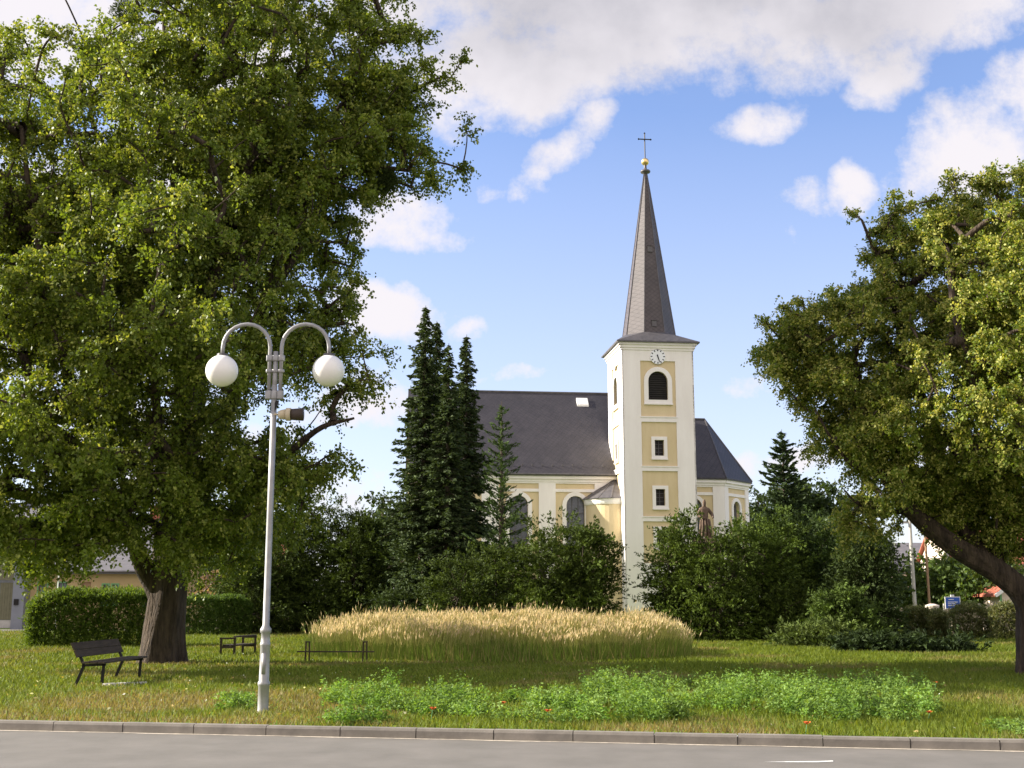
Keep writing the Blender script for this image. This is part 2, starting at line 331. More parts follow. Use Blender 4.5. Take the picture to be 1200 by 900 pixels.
def litter():
    g = np.random.default_rng(77); n = 900; X = np.where(g.uniform(0, 1, n) < .6, g.normal(-7, 3.5, n), g.uniform(-9, 11, n)); Y = np.where(X < -2, g.normal(25, 4.5, n), g.uniform(14.6, 30, n))
    k = ((X-K0.x)*kn.x+(Y-K0.y)*kn.y > .1); X, Y = X[k], Y[k]; n = len(X); ax = g.normal(size=(n, 3)); ax[:, 2] *= .2
    c = np.array([.34,.25,.10])*g.uniform(.5, 1.5, (n, 1)); w = g.uniform(0, 1, n) < .12; c[w] = (.75,.74,.68)
    tag(fast('fallen_leaves', rhombs(np.stack([X, Y, g.uniform(.03, .08, n)], 1), ax, g.uniform(.03, .07, n), .035, g), 4, c, leafB), 'dry fallen leaves and tiny white daisies scattered over the lawn', 'leaf litter', kind='stuff')
litter()

def tall_grass():
    cx, cy, rx, ry = -.38, 38.1, 5.75, 5.5
    N = 46000; r = np.sqrt(rng.uniform(0, 1, N)); a = rng.uniform(0, 6.28, N)
    X = cx+rx*r*np.cos(a); Y = cy+ry*r*np.sin(a); edge = np.clip((1-r)*6, 0, 1)
    wob_ = 1+.16*(vn(np.stack([np.cos(a), np.sin(a)], 1), 5, 71)-.5)+rng.normal(0, .015, N); X = cx+(X-cx)*wob_; Y = cy+(Y-cy)*wob_
    H = (.80+.30*edge)*(.72+.34*vn(np.stack([X, Y], 1), 1.6, 9)+.18*vn(np.stack([X, Y], 1), 5, 19))*(1-np.abs(rng.normal(0, .10, N)))*1.06*np.where(rng.uniform(0, 1, N) < .05, rng.uniform(1.0, 1.25, N), 1)*(1+.10*np.clip((X-(-3))/3, -1, 1)*0)
    lean = np.stack([rng.normal(.10, .12, N)+.35*(vn(np.stack([X, Y], 1), 3.5, 33)-.5), rng.normal(0, .10, N)], 1)*H[:, None]
    base = np.stack([X, Y, 0*X], 1); tip = base+np.concatenate([lean, H[:, None]], 1); mid = base*.45+tip*.55; mid[:, :2] -= lean*.15
    w = rng.uniform(.006, .011, N); s = np.zeros((N, 3)); s[:, 0] = w
    stem = np.empty((N, 4, 3)); stem[:, 0] = base-s; stem[:, 1] = base+s; stem[:, 2] = mid+s*.6; stem[:, 3] = mid-s*.6
    stem2 = np.empty((N, 4, 3)); stem2[:, 0] = mid-s*.5; stem2[:, 1] = mid+s*.5; stem2[:, 2] = tip+s*.3; stem2[:, 3] = tip-s*.3
    q = rng.uniform(0, 1, (N, 1))
    cg = np.array([.20,.25,.05])*(.7+.6*q); cm2 = np.array([.38,.38,.12])*(.75+.5*q)
    L = rng.uniform(.10, .20, N); ax = nrm(tip-mid); pl = rhombs(tip-ax*L[:, None]*.3, ax+rng.normal(0, .12, (N, 3)), L, rng.uniform(.018, .034, N))
    cp = np.array([.74,.575,.34])*rng.uniform(.65, 1.2, (N, 1))
    # green blades
    B = 46000; r = np.sqrt(rng.uniform(0, 1, B)); a = rng.uniform(0, 6.28, B); X = cx+rx*1.03*r*np.cos(a); Y = cy+ry*1.04*r*np.sin(a)
    h = rng.uniform(.35, .95, B)*(.6+.4*np.clip((1-r)*4, 0, 1)); P = np.stack([X, Y, 0*X], 1); ln = rng.normal(0, .24, (B, 3))*h[:, None]; ln[:, 2] = h
    s = np.zeros((B, 3)); s[:, 0] = rng.uniform(.008, .018, B); bl = np.empty((B, 4, 3)); bl[:, 0] = P-s; bl[:, 1] = P+s; bl[:, 2] = P+ln+s*.15; bl[:, 3] = P+ln-s*.15
    cb = np.array([.18,.25,.04])*rng.uniform(.7, 1.35, (B, 1)); k = rng.uniform(0, 1, B) < .25; cb[k] = np.array([.36,.31,.11])*rng.uniform(.7, 1.2, (k.sum(), 1))
    kk = rng.uniform(0, 1, N) < .6; pl = pl.reshape(-1, 4, 3)[kk].reshape(-1, 3); cp = cp[kk]
    V = np.concatenate([stem.reshape(-1, 3), stem2.reshape(-1, 3), pl, bl.reshape(-1, 3)]); C = np.concatenate([cg, cm2, cp, cb])
    tag(fast('tall_grass', V, 4, C, leafD), 'round bed of tall straw coloured plumed ornamental grass in the lawn', 'tall grass', kind='stuff')
tall_grass()

def weeds():
    pts = []
    g = np.random.default_rng(5)
    def patch(px0, px1, py0, py1, n, hs, hole=.30):
        for _ in range(n):
            px, py = g.uniform(px0, px1), g.uniform(py0, py1); p = G(px, py)
            if vn(np.array([[p[0], p[1]]]), 1.5, 21)[0] < hole: continue
            pts.append((p[0], p[1], hs*g.uniform(.40, 1.25)))
    patch(385, 690, 820, 850, 240, .25, .42); patch(390, 470, 806, 838, 45, .34, .35); patch(500, 560, 818, 840, 40, .34, .1); patch(680, 1095, 808, 848, 380, .34, .38); patch(820, 1085, 804, 830, 90, .34, .3)
    patch(255, 300, 820, 834, 18, .15); patch(1165, 1200, 852, 864, 14, .13, .0); patch(690, 830, 804, 820, 40, .34, .3)
    Cs, Cc, St = [], [], []
    for (x, y, h) in pts:
        tone = g.uniform(.75, 1.3); hue = g.uniform(0, 1)
        ns = g.integers(4, 8)
        for k in range(ns):
            a = g.uniform(0, 6.28); rr = g.uniform(0, .16); b = np.array([x+rr*np.cos(a), y+rr*np.sin(a), 0]); hh = h*g.uniform(.5, 1.1)
            tip = b+np.array([g.normal(0, .28)*hh, g.normal(0, .28)*hh, hh]); nl = int(12+hh*60); t = g.uniform(.1, 1, nl)[:, None]
            p = b+(tip-b)*t+g.normal(0, .035, (nl, 3)); Cs.append(p)
            c = np.array([.12,.225,.035])*(1-hue)+np.array([.20,.30,.07])*hue
            Cc.append(np.broadcast_to(c*tone, (nl, 3))*g.uniform(.7, 1.15, (nl, 1)))
    P = np.concatenate(Cs); P[:, 2] = np.abs(P[:, 2])+.01; C = np.concatenate(Cc); N = len(P)
    ax = g.normal(size=(N, 3)); ax[:, 2] = ax[:, 2]*.5+.25
    V = rhombs(P, ax, g.uniform(.035, .075, N), g.uniform(.016, .034, N), g)
    tag(fast('leafy_weeds', V, 4, C, leafB), 'bright green leafy weeds growing in a loose strip near the kerb', 'weeds', kind='stuff')
    # few poppies
    for i, (px, py) in enumerate([(588,833),(640,846),(1096,812),(1088,845),(944,862),(505,846)]):
        p = G(px, py); m = MB(); hgt = .10+.03*(i%3)
        m.tube([(0,0,0), (.01,0,hgt*.6), (.02,.0,hgt)], .004, 5, mi=1)
        for k in range(4):
            a = k*1.57+.4*i; ca, sa = math.cos(a), math.sin(a)
            m.add([(.02,0,hgt), (.02+.04*ca-.03*sa, .04*sa+.03*ca, hgt+.03), (.02+.05*ca, .05*sa, hgt+.035), (.02+.04*ca+.03*sa, .04*sa-.03*ca, hgt+.03)], [(0,1,2,3)])
        o = m.build('poppy', [mat('poppy_petal', (.62,.12,.03), .7) if i == 0 else bpy.data.materials['poppy_petal'], M['greenp']]); o.location = p
        tag(o, 'small orange red poppy on a thin stem among the weeds near the kerb', 'flower', 'poppies in the weeds')
weeds()

# ------------------------------------------------------------------ church
AY = R(6.5); DX, DY = 8.05, 85.0
church = empty('church', (DX, DY, 0), 'pale yellow and white baroque church with slate roofs and a tall pointed spire', 'church', rz=AY)
def arch(cx, z0, zs, hw, n=12):
    """outline: bottom-left, bottom-right, then arc back to left"""
    return [(cx-hw, z0), (cx+hw, z0)]+[(cx+hw*math.cos(math.pi*k/n), zs+hw*math.sin(math.pi*k/n)) for k in range(n+1)]
def rect(cx, z0, z1, hw): return [(cx-hw, z0), (cx+hw, z0), (cx+hw, z1), (cx-hw, z1)]
def wall(m, o, d, Wd, H0, H1, holes, depth=.3, mi=0):
    """wall from point o along unit d, outward normal = d rotated -90; holes = outlines in (s,z)"""
    nx, ny = d[1], -d[0]
    bm = bmesh.new(); E = []
    def loop(pts):
        vs = [bm.verts.new((s, 0, z)) for s, z in pts]; es = [bm.edges.new((vs[i], vs[(i+1)%len(vs)])) for i in range(len(vs))]; E.extend(es)
    loop([(0, H0), (Wd, H0), (Wd, H1), (0, H1)])
    for h in holes: loop(h)
    bmesh.ops.triangle_fill(bm, edges=E, use_beauty=True, use_dissolve=False, normal=(0, -1, 0))
    bm.verts.index_update()
    T = lambda s, dd, z: (o[0]+d[0]*s-nx*dd, o[1]+d[1]*s-ny*dd, z)
    V = [T(v.co.x, 0, v.co.z) for v in bm.verts]; F = []
    for f in bm.faces: F.append(tuple(v.index for v in f.verts))
    bm.free(); m.add(V, F, mi)
    for h in holes:
        n = len(h); V = [T(s, 0, z) for s, z in h]+[T(s, depth, z) for s, z in h]
        m.add(V, [(i, (i+1)%n, (i+1)%n+n, i+n) for i in range(n)], mi)
    return T
def pane(T, outline, dd, name, mt, par):
    m = MB(); n = len(outline); m.add([T(s, dd, z) for s, z in outline]+[T(s, dd+.05, z) for s, z in outline], [tuple(range(n)), tuple(range(n, 2*n))[::-1]]+[(i, (i+1)%n, (i+1)%n+n, i+n) for i in range(n)])
    return m.build(name, mt, par)
def ring(m, T, inner, outer, o0, o1, mi=0):
    n = len(inner)
    V = [T(s, -o1, z) for s, z in inner]+[T(s, -o1, z) for s, z in outer]+[T(s, -o0, z) for s, z in inner]+[T(s, -o0, z) for s, z in outer]
    F = []
    for i in range(n):
        j = (i+1)%n; F += [(i, j, n+j, n+i), (n+i, n+j, 3*n+j, 3*n+i), (i, 2*n+i, 2*n+j, j)]
    m.add(V, F, mi)
def strip(m, T, s0, s1, z0, z1, o0, o1, mi=0):
    m.add([T(s0,-o0,z0), T(s1,-o0,z0), T(s1,-o0,z1), T(s0,-o0,z1), T(s0,-o1,z0), T(s1,-o1,z0), T(s1,-o1,z1), T(s0,-o1,z1)],
          [(0,3,2,1),(4,5,6,7),(0,1,5,4),(1,2,6,5),(2,3,7,6),(3,0,4,7)], mi)
def window(T, o_in, par, louvre=False, glass=None, arched=True, barw=.05, grow=.3, frame_out=.09):
    """a window part: surround, with pane and bars as its pieces"""
    cx = (o_in[0][0]+o_in[1][0])/2; hw = (o_in[1][0]-o_in[0][0])/2; z0 = o_in[0][1]
    if arched: zs = o_in[2][1]; outr = arch(cx, z0-grow*.8, zs, hw+grow); zt = zs+hw
    else: zt = o_in[2][1]; outr = rect(cx, z0-grow, zt+grow, hw+grow)
    m = MB(); ring(m, T, o_in, outr, -.02, frame_out); strip(m, T, cx-hw-grow*1.08, cx+hw+grow*1.08, z0-grow*.8-.1, z0-grow*.8+.0, 0, frame_out+.06)
    w = m.build('window', M['white'], par)
    pane(T, o_in, .24, 'pane', glass or M['glass'], w)
    m = MB()
    if louvre:
        nz = int((zt-z0)/.16)
        for i in range(1, nz):
            z = z0+(zt-z0)*i/nz; ww = hw*.97
            if z > o_in[2][1] and arched: ww = math.sqrt(max(.0, hw*hw-(z-o_in[2][1])**2))*.95
            if ww > .05: strip(m, T, cx-ww, cx+ww, z-.03, z+.03, -.2, -.12)
        m.build('louvre', M['dark'], w)
    else:
        zz = z0+.02
        nv = 2 if hw > .4 else 1
        for k in range(1, nv+1):
            s = cx-hw+2*hw*k/(nv+1); top = zt-.02 if not arched else o_in[2][1]+math.sqrt(max(0, hw*hw-(s-cx)**2))-.02
            strip(m, T, s-barw/2, s+barw/2, zz, top, -.238, -.19)
        for k in range(1, 4):
            z = z0+(zt-z0)*k/4; ww = hw if (not arched or z < o_in[2][1]) else math.sqrt(max(0, hw*hw-(z-o_in[2][1])**2))
            strip(m, T, cx-ww*.98, cx+ww*.98, z-barw/2, z+barw/2, -.236, -.188)
        m.build('glazing_bar', M['tin'], w)
    return w
TW = 5.1; YF = 85.2
zE = TZ(402, YF)
zP1t, zP1b = TZ(423, YF), TZ(488.5, YF)
zs_ = dict(a0=TZ(468.5, YF), at=TZ(435, YF), b0=TZ(534, YF), b1=TZ(515.5, YF), c0=TZ(592.5, YF), c1=TZ(573, YF), d0=TZ(640, YF), d1=TZ(621, YF))
bars = [(TZ(494.5, YF), TZ(489, YF)), (TZ(552, YF), TZ(547, YF)), (TZ(611, YF), TZ(606, YF))]
tw = MB(); tr = MB(); wins = []
hA = arch(TW/2, zs_['a0'], zs_['at']-.72, .72); hB = rect(TW/2, zs_['b0'], zs_['b1'], .34); hC = rect(TW/2, zs_['c0'], zs_['c1'], .34); hD = rect(TW/2, zs_['d0'], zs_['d1'], .34)
faces = [((0,0), (1,0)), ((TW,0), (0,1)), ((TW,TW), (-1,0)), ((0,TW), (0,-1))]
for fi, (o, d) in enumerate(faces):
    vis = fi in (0, 3, 1)
    T = wall(tw, o, d, TW, 0, zE, [hA, hB, hC, hD] if vis else [hA])
    for s0, s1 in ((-.0, 1.25), (TW-1.25, TW)): strip(tr, T, s0+(-.10 if s0 == 0 else 0), s1+(.10 if s1 == TW else 0), .0, zE-.02+.001*fi, 0, .10+.0015*(fi%2))
    strip(tr, T, 1.25, TW-1.25, zP1t, zE-.025, 0, .097)
    for b0, b1 in bars: strip(tr, T, 1.25, TW-1.25, b0, b1, 0, .11); strip(tr, T, 1.2, TW-1.2, b1-.02, b1+.05, 0, .16)
    strip(tr, T, 1.25, TW-1.25, 0, TZ(660, YF), 0, .095)
    # eave cornice
    for k, (z0, z1, oo) in enumerate([(zE-.55, zE-.38, .16), (zE-.38, zE-.18, .24), (zE-.18, zE-.02, .34)]):
        strip(tr, T, -oo+.001*fi, TW+oo-.001*fi, z0, z1, 0, oo)
    if vis:
        window(T, hA, church, louvre=True, glass=M['dark'], grow=.32)
        window(T, hB, church, arched=False, grow=.24, barw=.03, glass=M['dark']); window(T, hC, church, arched=False, grow=.24, barw=.03, glass=M['dark']); window(T, hD, church, arched=False, grow=.24, barw=.03, glass=M['dark'])
    # clock
    if fi in (0, 3, 1):
        zc_ = TZ(418, YF); m = MB(); n = 32; rC = .56
        V = [T(TW/2+rC*math.cos(6.2832*k/n), -.10, zc_+rC*math.sin(6.2832*k/n)) for k in range(n)]+[T(TW/2+rC*math.cos(6.2832*k/n), -.16, zc_+rC*math.sin(6.2832*k/n)) for k in range(n)]
        m.add(V, [tuple(range(n, 2*n))]+[(k, (k+1)%n, (k+1)%n+n, k+n) for k in range(n)])
        ck = m.build('clock', M['clock'], church)
        for k in range(12):
            m = MB(); a = R(30*k); ca, sa = math.sin(a), math.cos(a); hwk = .03
            P = [(r_*ca+w_*sa, r_*sa-w_*ca) for r_, w_ in ((.40,-hwk), (.40,hwk), (.53,hwk), (.53,-hwk))]
            m.add([T(TW/2+x, -.164, zc_+z) for x, z in P]+[T(TW/2+x, -.18, zc_+z) for x, z in P], [(4,5,6,7), (0,1,5,4), (1,2,6,5), (2,3,7,6), (3,0,4,7)])
            m.build('hour_mark', M['iron'], ck)
        for ang, ln, ww, dd in ((163.5, .33, .045, .185), (162, .46, .028, .20)):
            a = R(ang); ca, sa = math.sin(a), math.cos(a); m = MB()
            P = [(r_*ca+w_*sa, r_*sa-w_*ca) for r_, w_ in ((-.14,-ww), (-.14,ww), (ln,ww*.6), (ln,-ww*.6))]
            m.add([T(TW/2+x, -dd, zc_+z) for x, z in P]+[T(TW/2+x, -dd-.012, zc_+z) for x, z in P], [(4,5,6,7), (0,1,5,4), (1,2,6,5), (2,3,7,6), (3,0,4,7)])
            m.build('clock_hand', M['iron'], ck)
tw.build('tower_wall', M['yellow'], church); tr.build('tower_trim', M['white'], church)
# skirt roof + spire
m = MB(); ov = .52; ro = 2.08; zS = TZ(393, 86.5)+.12
sq = [(-ov,-ov), (TW+ov,-ov), (TW+ov,TW+ov), (-ov,TW+ov)]
m.add([(x, y, zE-.02) for x, y in sq]+[(x, y, zE+.08) for x, y in sq], [(0,3,2,1), (0,1,5,4), (1,2,6,5), (2,3,7,6), (3,0,4,7)])
octo = [(TW/2+ro*math.cos(R(22.5+45*k)), TW/2+ro*math.sin(R(22.5+45*k))) for k in range(8)]
V = [(x, y, zE+.08) for x, y in sq]+[(x, y, zS) for x, y in octo]
# octagon verts 5,6 face -y ; 7,0 face +x ; 1,2 face +y ; 3,4 face -x
m.add(V, [(0,1,10,9), (1,11,10), (1,2,4,11), (2,5,4), (2,3,6,5), (3,7,6), (3,0,8,7), (0,9,8)])
m.build('skirt_roof', M['tin'], church)
zT = TZ(203, 87.6)
m = MB()
def octr(r, z): return [(TW/2+r*math.cos(R(22.5+45*k)), TW/2+r*math.sin(R(22.5+45*k)), z) for k in range(8)]
rz_ = lambda f: ro*.97+(.12-ro*.97)*f
prof = [(rz_(0), zS-.05), (rz_(.04), zS-.05+.04*(zT-zS)), (rz_(.14), zS-.05+.14*(zT-zS)), (.12, zT)]
V = sum([octr(r, z) for r, z in prof], [])
m.add(V, [(i*8+k, i*8+(k+1)%8, (i+1)*8+(k+1)%8, (i+1)*8+k) for i in range(3) for k in range(8)]+[tuple(range(24, 32))])
sp = m.build('spire', M['spire'], church)
m = MB()
for k in range(8):
    P = [Vector(p[k]) for p in (octr(r+.01, z) for r, z in prof)]; m.tube(P, .035, 5)
m.build('hip_ridge', M['tin'], church)
for zz, fr in ((TZ(377, 85.6), 0), (TZ(290, 86.5), 0)):
    t_ = (zz-zS-1.9)/(zT-zS-1.9); rr = (ro*.80+(.12-ro*.80)*max(t_, 0)) if t_ > 0 else ro*.88
    ap = rr*math.cos(R(22.5)); m = MB(); m.box(TW/2-.17, TW/2+.17, TW/2-ap-.16, TW/2-ap+.25, zz-.25, zz+.22); m.add([(TW/2-.22,TW/2-ap-.22,zz+.2), (TW/2+.22,TW/2-ap-.22,zz+.2), (TW/2+.22,TW/2-ap+.5,zz+.34), (TW/2-.22,TW/2-ap+.5,zz+.34)], [(0,1,2,3)])
    m.build('spire_hatch', M['tin'], church)
m = MB(); c0 = (TW/2, TW/2, zT)
m.lathe([(.10,-.15), (.13,.05), (.36,.12), (.40,.22), (.34,.30), (.13,.36), (.10,.62), (.13,.78)], 16, c0); m.build('spire_finial', M['tin'], church, True)
zb = TZ(188.5, 87.6)
m = MB(); m.lathe([(.30*math.cos(a), .30*math.sin(a)) for a in [R(-88+16*k) for k in range(12)]], 18, (TW/2, TW/2, zb)); m.build('gilded_ball', M['gold'], church, True)
zx = TZ(155, 87.6); m = MB(); m.tube([(TW/2,TW/2,zb+.2), (TW/2,TW/2,zx)], .045, 6)
zh = TZ(162, 87.6); m.bar((TW/2-.48,TW/2,zh), (TW/2+.48,TW/2,zh), .07, .07)
for p in ((TW/2-.48,TW/2,zh), (TW/2+.48,TW/2,zh), (TW/2,TW/2,zx)): m.lathe([(.02,-.08), (.08,0), (.02,.08)], 6, p)
m.build('cross', M['iron'], church)

# nave
NL, NR, NV0, NV1, RV = -15.0, 4.2, 3.2, 15.2, 9.2
zN = 10.75; zR = 17.95
nw = MB(); nt_ = MB()
wx = [-.0+u_ for u_ in (-2.75-.15, -7.0, -11.2)]
zw0, zsp = 4.2, TZ(581.5, 88)-.68
holesN = [arch(x-NL, zw0, zsp, .68) for x in (-3.05, -7.25, -11.45)]
T = wall(nw, (NL, NV0), (1, 0), NR-NL, 0, zN, holesN)
for h in holesN: window(T, h, church, grow=.30)
wall(nw, (NR, NV1), (-1, 0), NR-NL, 0, zN, []); 
nw.add([(NL,NV0,0), (NL,NV1,0), (NL,NV1,zN), (NL,RV,zR-.15), (NL,NV0,zN)], [(0,4,3,2,1)])
nw.add([(NR,NV0,0), (NR,NV1,0), (NR,NV1,zN), (NR,RV,zR-.15), (NR,NV0,zN)], [(0,1,2,3,4)])
for x in (-14.3, -9.35, -5.15, -1.0):
    strip(nt_, T, x-NL-.62, x-NL+.62, 0, zN-.35, 0, .10)
def cornice(m, T, L, s0=0):
    strip(m, T, s0, L, zN-.30, zN-.02, 0, .30); strip(m, T, s0, L, zN-.50, zN-.302, 0, .16); strip(m, T, s0, L, TZ(577, 88), TZ(573.5, 88), 0, .085); strip(m, T, s0, L, zN-.62, zN-.502, 0, .09)
cornice(nt_, T, NR-NL)
# choir with three-sided apse
CH0 = 4.6; cv0, cv1 = 4.6, 13.8; cu1, cu2 = 8.55, 11.25
pl = [(NR, cv0), (cu1, cv0), (cu2, cv0+2.7), (cu2, cv1-2.7), (cu1, cv1), (NR, cv1)]
for i in range(5):
    a_, b_ = Vector(pl[i]), Vector(pl[i+1]); d = (b_-a_); L_ = d.length; d.normalize()
    hs = []
    if i == 0: hs = [arch(6.25-NR, zw0, zsp+.1, .6)]
    elif i in (1, 3): hs = [arch(L_/2, zw0, zsp+.1, .52)]
    T = wall(nw, tuple(a_), tuple(d), L_, 0, zN, hs)
    for h in hs: window(T, h, church, grow=.26)
    strip(nt_, T, (0 if i else 0), .5+.1*(i > 0), 0, zN-.352, 0, .101+.001*i) if i else None
    strip(nt_, T, L_-(.85 if i == 0 else .5), L_+.04, 0, zN-.352, 0, .104+.001*i)
    strip(nt_, T, 0, L_+.12, zN-.30, zN-.021-.001*i, 0, .30); strip(nt_, T, 0, L_+.06, zN-.50, zN-.302, 0, .16+.001*i); strip(nt_, T, 0, L_, TZ(577, 88), TZ(573.5, 88), 0, .085); strip(nt_, T, 0, L_, zN-.62, zN-.502, 0, .09)
nw.build('nave_wall', M['yellow'], church); nt_.build('nave_trim', M['white'], church)
# roofs
def roofslab(m, P, th=.14):
    n = len(P); m.add([(x, y, z) for x, y, z in P]+[(x, y, z-th) for x, y, z in P], [tuple(range(n)), tuple(range(n, 2*n))[::-1]]+[(i, i+n, (i+1)%n+n, (i+1)%n) for i in range(n)])
m = MB(); e = .38; ez = zN+.06
roofslab(m, [(NL-.25,NV0-e,ez-.0), (NR+.1,NV0-e,ez), (NR+.1,RV,zR), (NL-.25,RV,zR)]); roofslab(m, [(NR+.1,NV1+e,ez), (NL-.25,NV1+e,ez), (NL-.25,RV,zR), (NR+.1,RV,zR)])
nr = m.build('nave_roof', M['slate'], church)
m = MB(); zC = TZ(490, 94.5)
def off(p, c=(6.5, 9.2), k=.42):
    v_ = Vector((p[0]-c[0], p[1]-c[1])); return (p[0]+v_.x/v_.length*k, p[1]+v_.y/v_.length*k)
q1, q2, q3, q4 = [(cu1+.16, cv0-.4), (cu2+.4, cv0+2.55), (cu2+.4, cv1-2.55), (cu1+.16, cv1+.4)]
ap = (cu1, 9.2, zC)
roofslab(m, [(NR+.1,cv0-.4,ez), (*q1,ez), ap, (NR+.1,9.2,zC)]); roofslab(m, [(*q1,ez), (*q2,ez), ap]); roofslab(m, [(*q2,ez), (*q3,ez), ap]); roofslab(m, [(*q3,ez), (*q4,ez), ap]); roofslab(m, [(*q4,ez), (NR+.1,cv1+.4,ez), (NR+.1,9.2,zC), ap])
m.build('choir_roof', M['slate'], church)
m = MB(); m.tube([(NL-.25,RV,zR+.02), (NR+.1,RV,zR+.02)], .09, 6); m.tube([(NR,9.2,zC+.02), ap], .09, 6)
for q in (q1, q2, q3, q4): m.tube([ap, (*q, ez+.03)], .06, 5)
m.tube([(NL-.25,NV0-e-.05,ez-.04), (-.02,NV0-e-.05,ez-.04)], .09, 6)
m.build('ridge_cap', M['tin'], church)
# snow guards row and skylight
m = MB(); sl_ = (zR-ez)/(RV-NV0+e); vv = NV0-e+.55
for i in range(22):
    x = NL+.5+i*.75
    if x < -.3: m = MB(); m.box(x, x+.10, vv-.05, vv+.02, ez+.55*sl_, ez+.55*sl_+.16); m.build('snow_guard', M['tin'], church)
m = MB(); xs = -1.55; vk = RV-.55; zk = zR-.55*sl_
m.add([(xs-.45,vk-.55,zk-.55*sl_+.16), (xs+.45,vk-.55,zk-.55*sl_+.16), (xs+.45,vk,zk+.16), (xs-.45,vk,zk+.16), (xs-.45,vk-.55,zk-.55*sl_-.05), (xs+.45,vk-.55,zk-.55*sl_-.05), (xs+.45,vk,zk-.05), (xs-.45,vk,zk-.05)], [(0,1,2,3), (0,4,5,1), (1,5,6,2), (2,6,7,3), (3,7,4,0)])
m.build('roof_window', M['whitep'], church)
# round stair turret in the corner
m = MB(); tc_ = (-.35, 3.0, 0); zt0 = TZ(584, 86.3); tr_r = 1.95
m.lathe([(tr_r, 0), (tr_r, zt0-.35)], 40, tc_); m.build('turret_wall', M['yellow'], church)
m = MB(); m.lathe([(tr_r+.05, 0), (tr_r+.10, .1), (tr_r+.16, .4), (tr_r+.05, .42)], 40, (tc_[0], tc_[1], zt0-.42)); m.build('turret_trim', M['white'], church)
m = MB(); n = 14; V = [(tc_[0]+(tr_r+.3)*math.cos(6.2832*k/n), tc_[1]+(tr_r+.3)*math.sin(6.2832*k/n), zt0) for k in range(n)]+[(tc_[0]+.3, tc_[1]+.2, zt0+1.65)]
m.add(V, [(k, (k+1)%n, n) for k in range(n)]+[tuple(range(n))[::-1]])
for k in range(n): m.tube([V[k], V[n]], .03, 4)
m.build('turret_roof', M['tin'], church)

# ------------------------------------------------------------------ statue behind the shrubs
sp_ = W(825, 585, 60); SH = 1.95; sz = sp_[2]-SH
st = empty('statue', (sp_[0], 60, 0), 'weathered sandstone saint statue on a tall pedestal above the shrubs beside the church', 'statue')
m = MB(); m.box(-.75,.75,-.75,.75,0,.5); m.box(-.55,.55,-.55,.55,.5,sz-.35); m.box(-.68,.68,-.68,.68,sz-.35,sz-.16); m.box(-.5,.5,-.5,.5,sz-.16,sz); m.build('pedestal', M['stone'], st, bevel=.03)
def skinned(name, V, E, Rr, mt, parent, sub=2):
    me = bpy.data.meshes.new(name); me.from_pydata(V, E, []); o = link(name, me, mt, parent)
    bm = bmesh.new(); bm.from_mesh(me); ly = bm.verts.layers.skin.verify()
    for i, vtx in enumerate(bm.verts): vtx[ly].radius = (Rr[i] if isinstance(Rr[i], tuple) else (Rr[i], Rr[i])); vtx[ly].use_root = i == 0
    bm.to_mesh(me); bm.free()
    o.modifiers.new('skin', 'SKIN').use_smooth_shade = True; s = o.modifiers.new('sub', 'SUBSURF'); s.levels = sub; s.render_levels = sub
    return o
V = [(0,0,.95), (0,0,.55), (0,0,.04), (0,0,1.25), (0,0,1.46), (0,-.01,1.58), (0,-.03,1.70), (0,-.02,1.86),
     (-.20,0,1.43), (-.36,-.06,1.14), (-.20,-.26,1.02), (.20,0,1.43), (.40,-.02,1.16), (.38,-.22,.98), (.02,.0,1.95)]
E = [(0,1),(1,2),(0,3),(3,4),(4,5),(5,6),(6,7),(4,8),(8,9),(9,10),(4,11),(11,12),(12,13),(7,14)]
Rr = [(.20,.17), (.25,.21), (.31,.26), (.21,.16), (.16,.12), .065, .10, .09, .10, .085, .05, .10, .09, .055, .03]
so_ = skinned('robed_figure', V, E, Rr, M['stone'], st); so_.location = (0, 0, sz)
m = MB(); m.box(-.17,.05,-.36,-.28,.98,1.26); m.build('book', M['stone'], st).location = (0,0,sz)
m = MB()
for k in range(9):
    a = -2.6+k*.5; m.tube([(.24*math.cos(a), .19*math.sin(a), .95), (.30*math.cos(a+.05), .25*math.sin(a+.05), .5), (.34*math.cos(a-.05), .29*math.sin(a), .02)], [.035,.05,.055], 6)
m.build('robe_folds', M['stone'], st, True).location = (0,0,sz)

# ------------------------------------------------------------------ street lamp
lb = G(308, 835); LY = lb[1]
lamp = empty('street_lamp', (lb[0], LY, 0), 'tall galvanised steel lamp post with two curved arms and white globes by the kerb', 'street lamp')
lz = lambda py: TZ(py, LY)
m = MB(); m.lathe([(.085,-.1), (.085,.03), (.080,.05), (.080,.38), (.090,.39), (.090,.43), (.074,.45), (.071,lz(757)), (.077,lz(757)+.01), (.077,lz(757)+.04), (.068,lz(757)+.05), (.066,lz(742)), (.082,lz(741)), (.082,lz(737)), (.050,lz(733)), (.048,lz(600)), (.044,lz(452))], 20)
m.box(-.03,.03,-.078,-.07,.55,.85); m.build('pole', M['galv'], lamp, True)
gx = (382.5-257.5)/2*(lz(434)*math.sin(TH)-CAMH*math.sin(TH)+LY*math.cos(TH))/1400
rA = .088
m = MB(); m.tube([(0,0,lz(470)), (0,0,lz(412))], .038, 12)
for z_, hh in ((lz(463), .13), (lz(420), .09), (lz(435), .05)):
    for x_ in (-rA, 0, rA): m.lathe([(.052,0), (.056,.01), (.056,hh-.01), (.052,hh)], 14, (x_, 0, z_-hh/2))
m.bar((-rA-.03,0,lz(420)), (rA+.03,0,lz(420)), .03, .05); m.bar((-rA-.03,0,lz(463)), (rA+.03,0,lz(463)), .03, .05)
m.build('clamp', M['galv'], lamp, True)
ztop = lz(380); zg = lz(434.5); gr = .247
